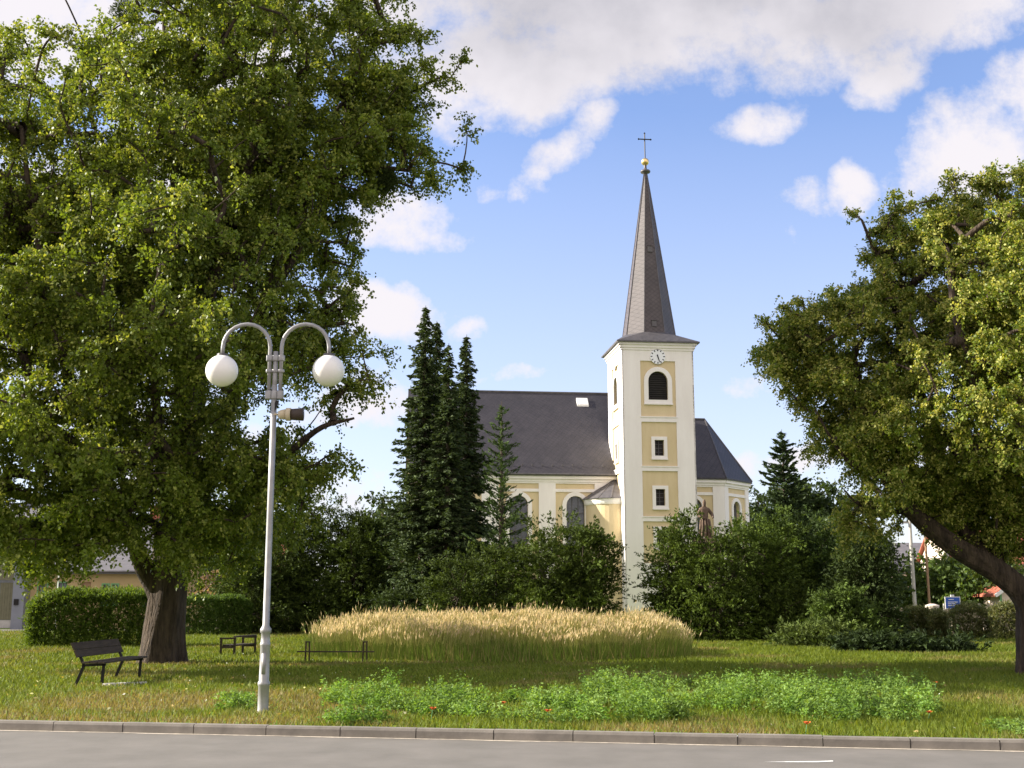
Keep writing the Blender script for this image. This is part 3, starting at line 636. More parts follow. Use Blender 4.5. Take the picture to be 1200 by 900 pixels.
for s in (-1, 1):
    xa, xb = rA, gx; cr = (xb-xa)/2; cxm = (xa+xb)/2; zc0 = ztop-cr
    P = [(s*xa,0,lz(468)), (s*xa,0,zc0)]+[(s*(cxm-cr*math.cos(R(15*k))), 0, zc0+cr*math.sin(R(15*k))) for k in range(1, 12)]+[(s*xb,0,zc0), (s*xb,0,zg+gr*.9)]
    m = MB(); m.tube(P, .031, 12); arm = m.build('lamp_arm', M['galv'], lamp, True)
    m = MB(); m.lathe([(.035,0), (.085,.0), (.09,-.045), (.10,-.05)][::-1], 16, (s*xb, 0, zg+gr+.015)); m.build('globe_collar', M['tin'], lamp)
    m = MB(); m.lathe([(max(.004, gr*math.cos(a)), gr*math.sin(a)) for a in [R(-90+7.5*k) for k in range(25)]], 40, (s*xb, 0, zg)); m.build('globe', M['globe'], lamp, True)
m = MB(); z_ = lz(486); zc_ = z_
m.tube([(0,-.03,z_), (.10,-.03,z_)], .016, 8)
m.tube([(.08,-.03,z_), (.12,-.03,z_), (.20,-.03,z_)], [.05,.07,.085], 16)
m.tube([(.2,-.03,z_), (.27,-.03,z_), (.27,-.03,z_)], [.10,.10,.04], 16)
m.build('loudspeaker', [mat('cream_plastic', (.5,.42,.28), .5)], lamp, True)
m = MB(); m.tube([(.265,-.03,z_), (.46,-.03,z_-.0)], [.085,.10], 12, mi=0); m.lathe([(.03,-.13), (.0,-.1302)], 8, (.33,-.03,z_)); m.build('loudspeaker_horn', [mat('brown_plastic', (.05,.035,.025), .5)], lamp, True)
m = MB(); m.bar((0,-.03,z_+.05), (.06,-.03,lz(470)), .02, .05); m.build('loudspeaker_bracket', M['iron'], lamp)

# ------------------------------------------------------------------ park benches
a1, a2 = Vector(G(103, 804)), Vector(G(151, 795)); bd = (a2-a1); bl = bd.length; ang = math.atan2(bd.y, bd.x)
bench = empty('park_bench', tuple((a1+a2)/2), 'weathered dark wooden park bench with backrest standing beside the thick tree trunk', 'bench', rz=ang)
# local x along the bench, -y towards the seat front
h = bl/2
for s in (-1, 1):
    m = MB(); m.bar((s*h*.94,.12,.40), (s*h*.94,.28,-.02), .045, .05); m.build('leg', M['iron'], bench)
    m = MB(); m.bar((s*h*.94,-.26,.42), (s*h*.94,-.24,-.02), .045, .05); m.build('leg', M['iron'], bench)
    m = MB(); m.bar((s*h*.94,-.30,.40), (s*h*.94,.16,.385), .045, .045); m.bar((s*h*.94,.12,.38), (s*h*.94,.34,.80), .045, .045); m.build('side_bracket', M['iron'], bench)
m = MB()
for k in range(3): m.box(-h-.12, h+.12, -.34+k*.15, -.34+k*.15+.135, .425, .46)
m.build('seat', M['wood'], bench, bevel=.006)
m = MB(); 
for k, (y_, z0_) in enumerate(((.205,.55), (.275,.69))):
    V = [(-h-.12,y_-.02,z0_), (h+.12,y_-.02,z0_), (h+.12,y_+.045,z0_+.132), (-h-.12,y_+.045,z0_+.132)]
    m.add(V+[(x, y+.03, z-.012) for x, y, z in V], [(0,1,2,3), (7,6,5,4), (0,4,5,1), (1,5,6,2), (2,6,7,3), (3,7,4,0)])
m.build('backrest', M['wood'], bench)
# slab
sp0 = Vector(G(146, 803)); m = MB(); m.box(-.42,.42,-.10,.10,-.03,.05); o = m.build('concrete_slab', M['conc'], bevel=.012); o.location = sp0; o.rotation_euler = (0,0,R(38)); tag(o, 'small pale concrete footing slab lying in the grass by the bench legs', 'slab')
# square framed bench
f1a, f1b = Vector(G(258.5, 769)), Vector(G(274.3, 769)); f2a, f2b = Vector(G(287, 767)), Vector(G(301.3, 766))
yb1, yb2 = f1a.y, f1a.y+1.5
x1a, x1b = f1a.x, f1b.x; x2a, x2b = (287-600)/1400*yb2*.985, (301.3-600)/1400*yb2*.985
b2 = empty('park_bench', (x1a, yb1, 0), 'low dark wooden bench with square open end frames behind the lamp post', 'bench')
hh = .52
for (xa, xb, yb) in ((0, x1b-x1a, 0), (x2a-x1a, x2b-x1a, yb2-yb1)):
    m = MB(); m.bar((xa,yb,-.02), (xa,yb,hh), .06, .06); m.bar((xb,yb,-.02), (xb,yb,hh), .06, .06); m.bar((xa-.04,yb,hh), (xb+.04,yb,hh), .07, .05); m.bar((xa,yb,hh*.5), (xb,yb,hh*.5), .05, .06); m.build('end_frame', M['wood'], b2)
m = MB(); m.bar((x1b-x1a,0,hh+.05), (x2b-x1a,yb2-yb1,hh+.05), .09, .045); m.build('top_rail', M['wood'], b2)
m = MB(); m.bar((.1,.0,hh*.5+.05), (x2a-x1a+.1,yb2-yb1,hh*.5+.05), .12, .045); m.bar((.3,.0,hh*.5+.05), (x2a-x1a+.3,yb2-yb1,hh*.5+.05), .12, .045); m.build('seat', M['wood'], b2)
# edge-on plank bench
g1, g2 = Vector(G(360, 776.5)), Vector(G(425, 777.5)); 
b3 = empty('park_bench', ((g1.x+g2.x)/2, g1.y, 0), 'broken bench with two upright end frames and one long thin plank before the tall grass', 'bench')
hx = (g2.x-g1.x)/2
for s in (-1, 1):
    m = MB(); xx = s*hx
    m.bar((xx-.055,0,-.02), (xx-.045,0,.53), .035, .05); m.bar((xx+.055,0,-.02), (xx+.045,0,.53), .035, .05); m.bar((xx-.065,0,.54), (xx+.065,0,.54), .05, .035); m.build('end_frame', M['wood'], b3)
m = MB(); m.box(-hx-.26, hx+.26, -.09, -.045, .27, .305); m.box(-hx-.26, -hx+.5, -.135, -.092, .275, .31); m.build('seat', M['wood'], b3)

# ------------------------------------------------------------------ foliage generators
def spline(P, n=6):
    P = [np.array(p, float) for p in P]; P = [2*P[0]-P[1]]+P+[2*P[-1]-P[-2]]; out_ = []
    for i in range(1, len(P)-2):
        for k in range(n):
            t = k/n; a, b, c, d = P[i-1], P[i], P[i+1], P[i+2]
            out_.append(.5*((2*b)+(-a+c)*t+(2*a-5*b+4*c-d)*t*t+(-a+3*b-3*c+d)*t**3))
    out_.append(P[-2]); return out_
def broadleaf(name, label, cat, limbs, lobes, ncl, seed, col1, col2, bract, pbract, group=None, leafL=.13, spr=9, lps=13, gap=.25, gaps=1.1, cs=.62, barkm=None, minz=2.5, thick=1.0, droop=.3, bough=14):
    g = np.random.default_rng(seed); base = limbs[0][0][0]; root = empty(name, (base[0], base[1], 0), label, cat, group); off_ = np.array([base[0], base[1], 0])
    mb = MB(); nodes = []
    for (pts, r0, r1, flare) in limbs:
        P = spline(pts, 7); n = len(P); ph = g.uniform(0, 6.28, 4); 
        rr = []
        for i in range(n):
            t = i/(n-1); r = r0+(r1-r0)*t**.8
            if flare: r *= 1+.28*math.exp(-(P[i][2]-P[0][2])/.45)
            rr.append(r)
        ns = 28 if r0 > .3 else (12 if r0 > .1 else 8)
        wob = (lambda i, a: 1+.06*math.sin(3*a+ph[0]+i*.25)+.045*math.sin(7*a+ph[1]-i*.18)+.035*math.sin(12*a+ph[2]+i*.1)) if r0 > .3 else (lambda i, a: 1+.05*math.sin(2*a+i*.9))
        mb.tube([p-off_ for p in P], rr, ns, wob=wob)
        for p, r in zip(P, rr):
            if p[2] > minz: nodes.append(p)
    nodes = np.array(nodes); nl = len(nodes)
    # cluster centres
    vol = np.array([l[3]*l[4]*l[5] for l in lobes])**.75*np.array([l[6] if len(l) > 6 else 1 for l in lobes]); pick = g.choice(len(lobes), ncl*3, p=vol/vol.sum())
    Lb = np.array([l[:6] for l in lobes])[pick]; d = nrm(g.normal(size=(len(pick), 3))); r = g.uniform(.25, 1.0, len(pick))**.5
    C = Lb[:, :3]+d*r[:, None]*Lb[:, 3:6]; keep = (vn(C, gaps, seed)*.6+vn(C, gaps*2.3, seed+1)*.4 > gap) & (C[:, 2] > minz*.8); C = C[keep]
    nbg = max(ncl//bough, 12); B_ = C[:nbg]; bi = g.integers(0, len(B_), int(ncl*.82)); C = np.concatenate([B_[bi]+g.normal(size=(len(bi), 3))*np.array([1.05, 1.05, .5])*cs*1.05, C[nbg:nbg+ncl-len(bi)]]); C = C[C[:, 2] > minz*.8]
    dist = np.min(np.linalg.norm(C[:, None, :]-nodes[None, ::3, :], axis=2), axis=1); C = C[np.argsort(dist)]
    pos = np.zeros((nl+2*len(C), 3)); pos[:nl] = nodes; par = -np.ones(len(pos), int); cnt = nl; tips = []
    for c in C:
        dd = np.linalg.norm(pos[:cnt]-c, axis=1)+np.clip(pos[:cnt, 2]-c[2], 0, None)*.4; j = int(np.argmin(dd)); L_ = np.linalg.norm(pos[j]-c)
        if L_ > 1.9: continue
        mid = (pos[j]+c)/2+g.normal(0, .10, 3)*L_+np.array([0, 0, .10*L_]); pos[cnt] = mid; par[cnt] = j; pos[cnt+1] = c; par[cnt+1] = cnt; tips.append(cnt+1); cnt += 2
    dc = np.ones(cnt)
    for i in range(cnt-1, nl-1, -1):
        if par[i] >= nl: dc[par[i]] += dc[i]
    rad = np.minimum(.010*dc**.5, .11)*thick+.003
    for i in range(nl, cnt):
        j = par[i]; r1 = rad[i]; r0 = min(rad[j], r1*1.4) if j >= nl else r1*1.5
        if (i-nl)%2 == 0: continue        # midpoints are drawn with their tip
        k = par[j]; a0, a1, a2 = pos[k], pos[j], pos[i]; rs = min(rad[k], rad[j]*1.3) if k >= nl else rad[j]*1.5
        tt = (0, .25, .5, .75, 1.0); mb.tube([a0*(1-t)**2+a1*2*t*(1-t)+a2*t*t-off_ for t in tt], [rs*(1-t)+r1*t for t in tt], 5 if rs < .03 else 7, cap=False)
    mb.build('trunk', barkm or M['bark'], root, True)
    # leaves
    C = pos[tips]; O = nrm(C-pos[par[tips]]); O2 = nrm(C-np.array([l[:3] for l in lobes]).mean(0)); nC = len(C)
    S = nC*spr; ci = np.repeat(np.arange(nC), spr); dirv = nrm(O[ci]*.5+O2[ci]*.25+g.normal(size=(S, 3))*.75+np.array([0, 0, .08]))
    ln = g.uniform(.5, 1.25, S)*cs; st_ = C[ci]-O[ci]*g.uniform(0, .5, (S, 1))*cs
    N = S*lps; si = np.repeat(np.arange(S), lps); t = g.uniform(.1, 1, N)[:, None]
    P = st_[si]+dirv[si]*t*ln[si][:, None]; P[:, 2] -= droop*cs*t[:, 0]**2; P += g.normal(0, .055, (N, 3))*cs/.6
    ax = dirv[si]*.6+g.normal(size=(N, 3))*.7; ax[:, 2] -= .45
    tn = (g.uniform(.75, 1.25, nC)[ci][si]*g.uniform(.8, 1.2, N))[:, None]; hb = np.clip(g.uniform(0, 1, nC)[ci][si]*.6+g.uniform(0, .5, N), 0, 1)[:, None]
    c = (np.array(col1)*(1-hb)+np.array(col2)*hb)*tn
    pb = np.repeat(g.uniform(0, 1, S), lps) < pbract*2; k = (g.uniform(0, 1, N) < .5) & pb; c[k] = np.array(bract)*g.uniform(.75, 1.25, (k.sum(), 1))
    sz_ = g.uniform(.7, 1.3, N)*leafL; V = rhombs(P-off_, ax, sz_, sz_*g.uniform(.55, .8, N), g)
    fast('crown', V, 4, c, leafA, root); return root

def L3(px, py, Y, rxp, ryp, rd, w=1.0):
    c = W(px, py, Y); zc = Y*math.cos(TH)+(c[2]-CAMH)*math.sin(TH); return (c[0], c[1], c[2], rxp*zc/1400, rd, ryp*zc/1400, w)

# big lime tree, left
Y0 = G(190, 777)[1]; tb = G(190, 777)
P = lambda px, py, dy=0: W(px, py, Y0+dy)
limbs = [
 ([ (tb[0],Y0,-.1), P(193,740), P(197,700), P(198,660), P(200,610,.3)], .56, .42, True),
 ([P(190,705), P(170,668,-.3), P(150,620,-.8), P(112,530,-1.2), P(70,400,-2), P(40,260,-2), P(25,150,-2)], .30, .05, False),
 ([P(198,670), P(205,600,0), P(214,500,-.5), P(210,380,0), P(205,220,.6), P(195,60,1), P(190,-60,1)], .32, .05, False),
 ([P(200,665,.1), P(230,600,.5), P(262,500,1), P(300,380,.5), P(345,260,0), P(395,208,-.3), P(450,198,-.5), P(478,200,-.5)], .26, .04, False),
 ([P(210,660), P(262,612,-.6), P(310,560,-1.5), P(370,505,-1.8), P(415,490,-1.8)], .24, .03, False),
 ([P(200,640,-.3), P(190,540,-2.5), P(180,430,-4), P(185,330,-4.6), P(220,240,-4.5)], .17, .04, False),
 ([P(200,630,.3), P(230,500,3), P(240,350,4), P(280,200,4), P(300,60,3)], .28, .05, False),
 ([P(310,360,.5), P(370,250,0), P(410,130,0), P(440,40,0)], .14, .03, False),
 ([P(214,480,-.5), P(250,330,-1), P(290,200,-1), P(320,60,-1), P(330,-30,-1)], .2, .04, False),
 ([P(120,550,-1), P(60,500,-3), P(0,470,-4), P(-60,450,-4)], .16, .04, False),
 ([P(150,620,-.8), P(80,590,-1), P(10,580,-1), P(-70,560,-1)], .14, .03, False),
 ([P(280,450,.8), P(340,400,.5), P(385,360,0), P(415,335,0)], .09, .02, False),
 ([P(205,300,.3), P(150,220,1), P(110,150,1)], .12, .03, False),
]
lobes = [L3(300,90,Y0,140,120,4.2), L3(420,110,Y0,75,85,3,1.2), L3(448,140,Y0-.3,42,72,1.6,1.8), L3(465,208,Y0-.5,48,22,1.0,2.4), L3(410,215,Y0-.5,40,30,1.4,1.4), L3(462,150,Y0-.3,26,40,1.2,1.4), L3(480,205,Y0-.5,14,7,.5,1.5), L3(455,95,Y0,12,20,.8,1.0), L3(0,60,Y0,26,60,2,1.3), L3(-190,330,Y0,110,200,4.2,.8), L3(425,300,Y0,30,16,1,1), L3(200,400,Y0,110,140,3.0,.8), L3(200,250,Y0,120,150,3.0,1.3), L3(330,230,Y0,80,110,2.4,1.3), L3(90,300,Y0,100,130,3.0,1.1), L3(190,210,Y0,180,160,5.2), L3(45,150,Y0-.5,90,90,3.2,.8),
 L3(40,330,Y0-1.5,150,150,4.6), L3(230,370,Y0-1,170,150,5.2), L3(365,320,Y0,62,110,3.0), L3(405,250,Y0,30,30,1.2,.9), L3(320,440,Y0-1,90,90,3.6,.8), L3(395,460,Y0-1.6,58,60,1.8,.95), L3(425,295,Y0-.5,26,14,.7,1.0), L3(430,230,Y0-.5,30,30,1.2,.8),
 L3(395,545,Y0-1.5,36,40,1.2,.6), L3(335,590,Y0-.5,70,50,2.0,1.3), L3(250,560,Y0-2.5,90,70,1.6,1.0), L3(95,640,Y0-3,60,22,1.8,1.0), L3(25,650,Y0-3,45,24,1.8,1.0), L3(50,520,Y0-2.5,140,120,3.8,1.1), L3(60,615,Y0-3,120,60,2.4,1.3), L3(190,540,Y0,120,100,4.8,.8), L3(290,585,Y0+1,80,75,3.2,.8), L3(150,50,Y0+.5,60,85,3.2,.8), L3(300,-30,Y0,150,70,3.5),
 L3(-90,400,Y0,160,250,4.6,.8), L3(190,662,Y0-1.9,26,18,.5,1.6), L3(262,628,Y0+1.5,55,40,2.4,.9), L3(180,330,Y0-4.8,110,90,2.2,1.1), L3(120,620,Y0-1.5,45,26,1.5,1)]
def fwd(p, d): k = (p[1]-d)/p[1]; return (p[0]*k, p[1]-d, CAMH+(p[2]-CAMH)*k)
lobes = [(*fwd(l[:3], 2.6), *l[3:]) for l in lobes]
limbs = [([fwd(p, 2.6*min(1, max(0, (p[2]-2.5)/5))) for p in l[0]], *l[1:]) for l in limbs]
LT = broadleaf('lime_tree', 'huge old lime tree with thick trunk and wide crown behind the park bench', 'tree', limbs, lobes, 3900, 11, (.10,.15,.016), (.16,.205,.026), (.30,.33,.07), .18, gap=.24, gaps=.95, cs=.56, leafL=.088, lps=24)
for (px, py, dy, rr) in ((148,14,-3.0,.40), (264,24,-2.6,.42), (452,212,-3.2,.34), (205,60,-2.4,.34)):
    c = np.array(W(px, py, Y0+dy))-np.array([tb[0], Y0, 0]); g = np.random.default_rng(int(px)); n = 2200; d = nrm(g.normal(size=(n, 3))); P_ = c+d*(rr*g.uniform(.2, 1, n)**.6*(.85+.3*vn(d, 4, 2)))[:, None]
    fast('mistletoe', rhombs(P_, d+g.normal(0, .5, (n, 3)), .075, .024, g), 4, np.array([.045,.065,.018])*g.uniform(.7, 1.3, (n, 1)), leafC, LT)
# lime tree, right
Y1 = 27.0
P = lambda px, py, dy=0: W(px, py, Y1+dy)
b_ = P(1216, 785); 
limbs = [
 ([(b_[0],Y1,-.1), P(1212,745), P(1205,705), P(1172,672), P(1120,640,-.2), P(1070,600,-.3), P(1035,550,-.3), P(1015,490,-.2), P(1000,420,0)], .40, .09, True),
 ([P(1160,665), P(1120,600,.5), P(1090,500,1), P(1060,400,1), P(1035,320,.5), P(1010,258,0)], .22, .03, False),
 ([P(1165,668), P(1170,600,1), P(1150,480,-2.2), P(1120,370,-2.5), P(1110,290,-2)], .22, .04, False),
 ([P(1212,720), P(1262,600,.5), P(1270,450,1), P(1240,300,1), P(1205,190,.5)], .24, .04, False),
 ([P(1040,560), P(1000,545,-.4), P(978,520,-.6), P(955,480,-.6)], .08, .02, False),
 ([P(1200,650), P(1280,560,0), P(1340,460,0), P(1360,350,0)], .2, .04, False),
 ([P(1005,480), P(970,440,0), P(945,410,0), P(925,395,0)], .07, .02, False),
 ([P(1060,600,0), P(1030,600,-.3), P(1005,590,-.5), P(990,575,-.6)], .06, .02, False)]
lobes = [L3(1075,360,Y1,105,95,3.4,1.2), L3(960,390,Y1-.2,66,62,2.0,1.3), L3(915,395,Y1,30,42,1.2,2.0), L3(940,440,Y1-.5,30,30,.9,2.0), L3(1150,310,Y1-.5,90,80,3.2,1.1), L3(1014,266,Y1,10,12,.4,4.0), L3(1000,300,Y1,14,14,.4,2.0), L3(1045,300,Y1,34,30,1.0,1.8), L3(1090,265,Y1,44,36,1.6,1.5), L3(1140,245,Y1,40,30,1.6,1.3), L3(1175,625,Y1+.5,50,30,1.2,2.0), L3(1185,560,Y1,50,50,1.6,1.4), L3(972,505,Y1-.3,28,40,1.0,2.8), L3(1000,575,Y1-.4,30,32,.9,2.2), L3(1120,590,Y1+.6,46,26,1.2,1.6), L3(930,400,Y1,30,46,1.2,1.4), L3(965,455,Y1-.4,50,40,1.5,1.6), L3(1000,530,Y1-.6,40,50,1.2,1.7), L3(1030,500,Y1-1.6,50,60,.8,1.4), L3(985,600,Y1-.4,26,20,.8,1.0), L3(1060,560,Y1-1.3,60,36,.8,1.1), L3(1165,590,Y1-.3,45,40,.8,1.3), L3(1110,605,Y1-.5,36,14,1.2,.7), L3(1195,235,Y1,38,46,1.6,1.3), L3(1150,470,Y1-2.4,100,90,2.2,1.2),
 L3(1050,480,Y1,90,80,3.2), L3(1000,470,Y1-.3,60,60,1.8), L3(1130,545,Y1+1.5,90,52,2.6), L3(1030,560,Y1,60,40,1.8,.9), L3(1000,595,Y1-.3,42,30,1.0,.9), L3(1060,590,Y1+.8,50,22,1.4,1), L3(1260,430,Y1,120,220,4.0,.8), L3(1170,600,Y1+1.2,50,40,1.6,.5), L3(1300,280,Y1,120,120,3,.6), L3(1180,400,Y1-2.6,60,90,1.4,1)]
broadleaf('lime_tree', 'leaning lime tree with yellowish flowering crown at the right edge of the lawn', 'tree', limbs, [(x+.4*(x < 9.5), y, z, a*.9, b, c*.93, w) for x, y, z, a, b, c, w in lobes], 2300, 23, (.095,.145,.016), (.175,.22,.028), (.42,.42,.11), .34, gap=.27, gaps=1.4, cs=.38, leafL=.064, spr=12, lps=25, bough=12)

def conifer(name, label, loc, H, Rm, seed, c1, c2, z0=.3, pw=.85, dz=.17, nb=9, drp=.35, rise=.0, dens=1.0, group=None, irr=.25, ql=.2, qw=.06):
    g = np.random.default_rng(seed); root = empty(name, (loc[0], loc[1], 0), label, 'conifer', group); mb = MB()
    mb.tube([(0,0,-.1), (0,0,H*.5), (0,0,H)], [.03*Rm+H*.012, H*.008+.02, .012], 10)
    st_, dv, ll = [], [], []
    z = z0
    while z < H-.12:
        f = 1-z/H; lum = 1; rad = Rm*(f**pw)*(1-.35*max(0, .12-z/H)/.12)+.07
        for k in range(int(nb*(.55+.45*f))+2):
            a = g.uniform(0, 6.28); l = rad*g.uniform(.55, 1.12)*(1-irr+2*irr*vn(np.array([[math.cos(a)*2, math.sin(a)*2, z*1.7]]), 1.8, seed)[0])
            st_.append((0, 0, z+g.uniform(-.06, .06))); dv.append((math.cos(a), math.sin(a), rise+g.normal(0, .08))); ll.append(l)
        z += dz*(.7+.6*g.uniform())
    st_ = np.array(st_); dv = np.array(dv); ll = np.array(ll)
    for i in range(0, len(ll), 2):
        l = ll[i]; mb.tube([tuple(st_[i]), tuple(st_[i]+dv[i]*l*.5+np.array([0,0,-drp*l*.18])), tuple(st_[i]+dv[i]*l*.92+np.array([0,0,-drp*l*.5]))], [.022, .014, .006], 4, cap=False)
    mb.build('trunk', M['twig'], root)
    n = np.maximum((ll*26*dens).astype(int), 5); bi = np.repeat(np.arange(len(ll)), n); N = len(bi); t = g.uniform(0, 1, N)**.65
    p = st_[bi]+dv[bi]*(ll[bi]*t)[:, None]; p[:, 2] += ll[bi]*(-drp*.55*t**1.2+.16*drp*t**4*2); lat = np.stack([-dv[bi][:, 1], dv[bi][:, 0], 0*t], 1)
    w = g.normal(0, 1, N)*.16*(ll[bi]*.6+.12)*(1.15-t); p += lat*w[:, None]; p[:, 2] -= np.abs(g.normal(0, .07, N))
    ax = dv[bi]*.8+lat*np.sign(w)[:, None]*.7+g.normal(size=(N, 3))*.3; ax[:, 2] -= .25-rise
    q = g.uniform(0, 1, (N, 1)); tn = np.repeat(g.uniform(.75, 1.3, len(ll)), n)[:, None]; c = (np.array(c1)*(1-q)+np.array(c2)*q)*tn
    V = rhombs(p, ax, g.uniform(.6, 1.3, N)*ql, g.uniform(.7, 1.3, N)*qw, g); fast('crown', V, 4, c, leafC, root); return root
cS1, cS2 = (.036,.056,.022), (.070,.095,.034)
grp = 'tall spruces beside the church'
for i, (px, py, Y, Rm, lab) in enumerate([(499,358,57,2.3,'tallest dark spruce, leftmost of the narrow group left of the church nave'),
      (512,376,59,2.0,'narrow dark spruce close behind the tallest one at the left of the church'),
      (526,402,56,1.9,'shorter dark spruce in the middle of the narrow group before the nave'),
      (547,392,58,2.0,'dark spruce standing alone at the right end of the spruce group')]):
    p = W(px, py, Y); conifer('spruce_tree', lab, p, p[2], Rm, 40+i, cS1, cS2, group=grp, dz=.15, nb=11, dens=1.25, pw=.72, ql=.24, qw=.09, drp=.55)
p = W(588, 470, 55); conifer('pine_tree', 'lighter green open branched pine in front of the church nave roof', p, p[2], 2.0, 51, (.05,.085,.03), (.09,.13,.045), dz=.30, nb=7, rise=.45, drp=.15, dens=1.5, pw=.8, irr=.45, ql=.24, qw=.06)
p = W(916, 503, 72); conifer('pine_tree', 'dark open pine rising behind the shrubs right of the church choir', p, p[2], 3.0, 52, (.03,.05,.022), (.055,.08,.03), dz=.24, nb=9, rise=.3, drp=.1, dens=1.6, pw=.75, irr=.4, ql=.34, qw=.10)

def shrub(name, label, cat, base, lobes, n, seed, c1, c2, group=None, sl=.55, up=.35, ql=.15, qw=.05, lps=16, mt=None, stem=True, inner=.45, part='foliage'):
    g = np.random.default_rng(seed); root = empty(name, (base[0], base[1], 0), label, cat, group); o_ = np.array([base[0], base[1], 0.])
    vol = np.array([l[3]*l[4]*l[5] for l in lobes])**.7; pick = g.choice(len(lobes), n, p=vol/vol.sum()); Lb = np.array([l[:6] for l in lobes])[pick]
    d = nrm(g.normal(size=(n, 3))); r = np.where(g.uniform(0, 1, n) < .3, g.uniform(.2, 1, n), g.uniform(inner, 1, n)**.5)
    npl = max(n//9, 30); pid = np.where(g.uniform(0, 1, n) < .25, np.arange(n), g.integers(0, npl, n)); d = d[pid]; r = r[pid]; Lb = Lb[pid]; pick = pick[pid]
    C = Lb[:, :3]+d*r[:, None]*Lb[:, 3:6]*(.78+.44*vn(C0 := Lb[:, :3]+d*2, 2.2, seed))[:, None]; C += g.normal(0, .20, (n, 3))*np.array([1, 1, .55])*(sl/.55); C[:, 2] = np.maximum(C[:, 2], .12)
    dirv = nrm(d*np.array([1, 1, .6])+np.array([0, 0, up])+g.normal(0, .35, (n, 3))); N = n*lps; si = np.repeat(np.arange(n), lps); t = g.uniform(0, 1, N)
    lat = nrm(np.cross(dirv, g.normal(size=(n, 3)))); s = g.choice([-1, 1], N); ln = g.uniform(.5, 1.2, n)*sl
    P_ = C[si]+dirv[si]*(t*ln[si])[:, None]+lat[si]*(s*(1.05-t)*sl*.22)[:, None]+g.normal(0, .02, (N, 3)); P_[:, 2] -= .25*sl*t*t; P_[:, 2] = np.maximum(P_[:, 2], .02)
    ax = dirv[si]+lat[si]*s[:, None]*.9; ax[:, 2] -= .3*t
    q = g.uniform(0, 1, (N, 1)); tn = (g.uniform(.65, 1.4, n)[pid]*g.uniform(.85, 1.15, n))[si][:, None]; c = (np.array(c1)*(1-q)+np.array(c2)*q)*tn
    V = rhombs(P_-o_, ax, g.uniform(.7, 1.3, N)*ql, g.uniform(.7, 1.3, N)*qw, g); fast(part, V, 4, c, mt or leafC, root)
    if stem:
        mb = MB()
        for l in lobes:
            e_ = np.array(l[:3])-o_; mb.tube([(e_[0]*.3, e_[1]*.3, -.05), tuple(e_*np.array([.8,.8,.5])), tuple(e_)], [.09, .06, .03], 7)
        for i in range(60):
            k = g.integers(0, n); e_ = C[k]-o_; b0 = (np.array(lobes[pick[k]][:3])-o_); mb.tube([tuple(b0), tuple((b0+e_)/2+g.normal(0, .1, 3)), tuple(e_)], [.035, .025, .008], 4, cap=False)
        mb.build('stem', M['twig'], root)
    return root
def bush(px, Y, wpx, top, seed, label, c1, c2, n=1500, group='dark evergreen shrubs in front of the church', base=None, k=3, **kw):
    """an uneven evergreen mound: k lobes round the middle plus a top one"""
    g = np.random.default_rng(seed); c = W(px, 700, Y); zt = TZ(top, Y); hw = wpx/2/1400*Y; lobes = [(c[0], Y, zt*.45, hw*.85, hw*.8, zt*.5)]
    for i in range(k):
        a = g.uniform(-.5, .5)+i*6.28/k; r = hw*.45; zz = zt*g.uniform(.4, .72); lobes.append((c[0]+r*math.cos(a), Y+r*math.sin(a)*.8, zz, hw*.5, hw*.5, zt-zz if i == 0 else min(zt*.95-zz, zt*.35)))
    lobes.append((c[0], Y-hw*.4, zt*.22, hw*1.0, hw*.7, zt*.24))
    return shrub('evergreen_shrub', label, 'shrub', (c[0], Y), lobes, n, seed, c1, c2, group, **kw)
yw1, yw2 = (.030,.047,.009), (.080,.110,.017); dk1, dk2 = (.024,.038,.011), (.055,.078,.020); lg1, lg2 = (.045,.075,.011), (.10,.14,.021)
bush(300,60,110,640,101,'dark evergreen shrub just right of the lamp post, at the left end of the row',dk1,yw2,2900)
bush(352,62,120,585,102,'tall rounded dark evergreen shrub behind the left end of the tall grass',dk1,yw2,4200)
bush(422,61,105,590,103,'tall dark evergreen shrub left of the spruces with a ragged top',dk1,yw2,4000)
bush(478,55,90,690,104,'low dark evergreen shrub at the foot of the spruces',dk1,dk2,1100)
bush(556,53,120,640,105,'wide low yew shrub under the rightmost spruce',dk1,yw2,2000)
bush(640,52,124,600,106,'dense yew shrub below the pine and the nave windows',yw1,yw2,2400)
bush(688,51,74,614,107,'yew shrub left of the church tower base, under the round turret',yw1,yw2,1900)
bush(794,51,80,598,108,'green yew shrub right of the church tower base',yw1,lg2,1900)
bush(838,50,96,622,109,'low yew shrub below the stone statue',yw1,lg2,1700)
bush(895,52,120,596,110,'broad bright green shrub below the church choir',lg1,lg2,2600)
bush(950,53,100,600,111,'leafy dark shrub below the distant pine',dk1,lg1,2200)
bush(1012,49,72,618,112,'nearly black dense yew at the right end of the shrub row',dk1,dk2,2200)
bush(985,46.5,70,690,113,'small loose green bush with a leafy skirt before the black yew',(.04,.065,.014),(.09,.13,.024),1300,ql=.13,qw=.06)
bush(925,50,90,690,114,'low evergreen shrub spreading below the broad bright one',yw1,yw2,1300)
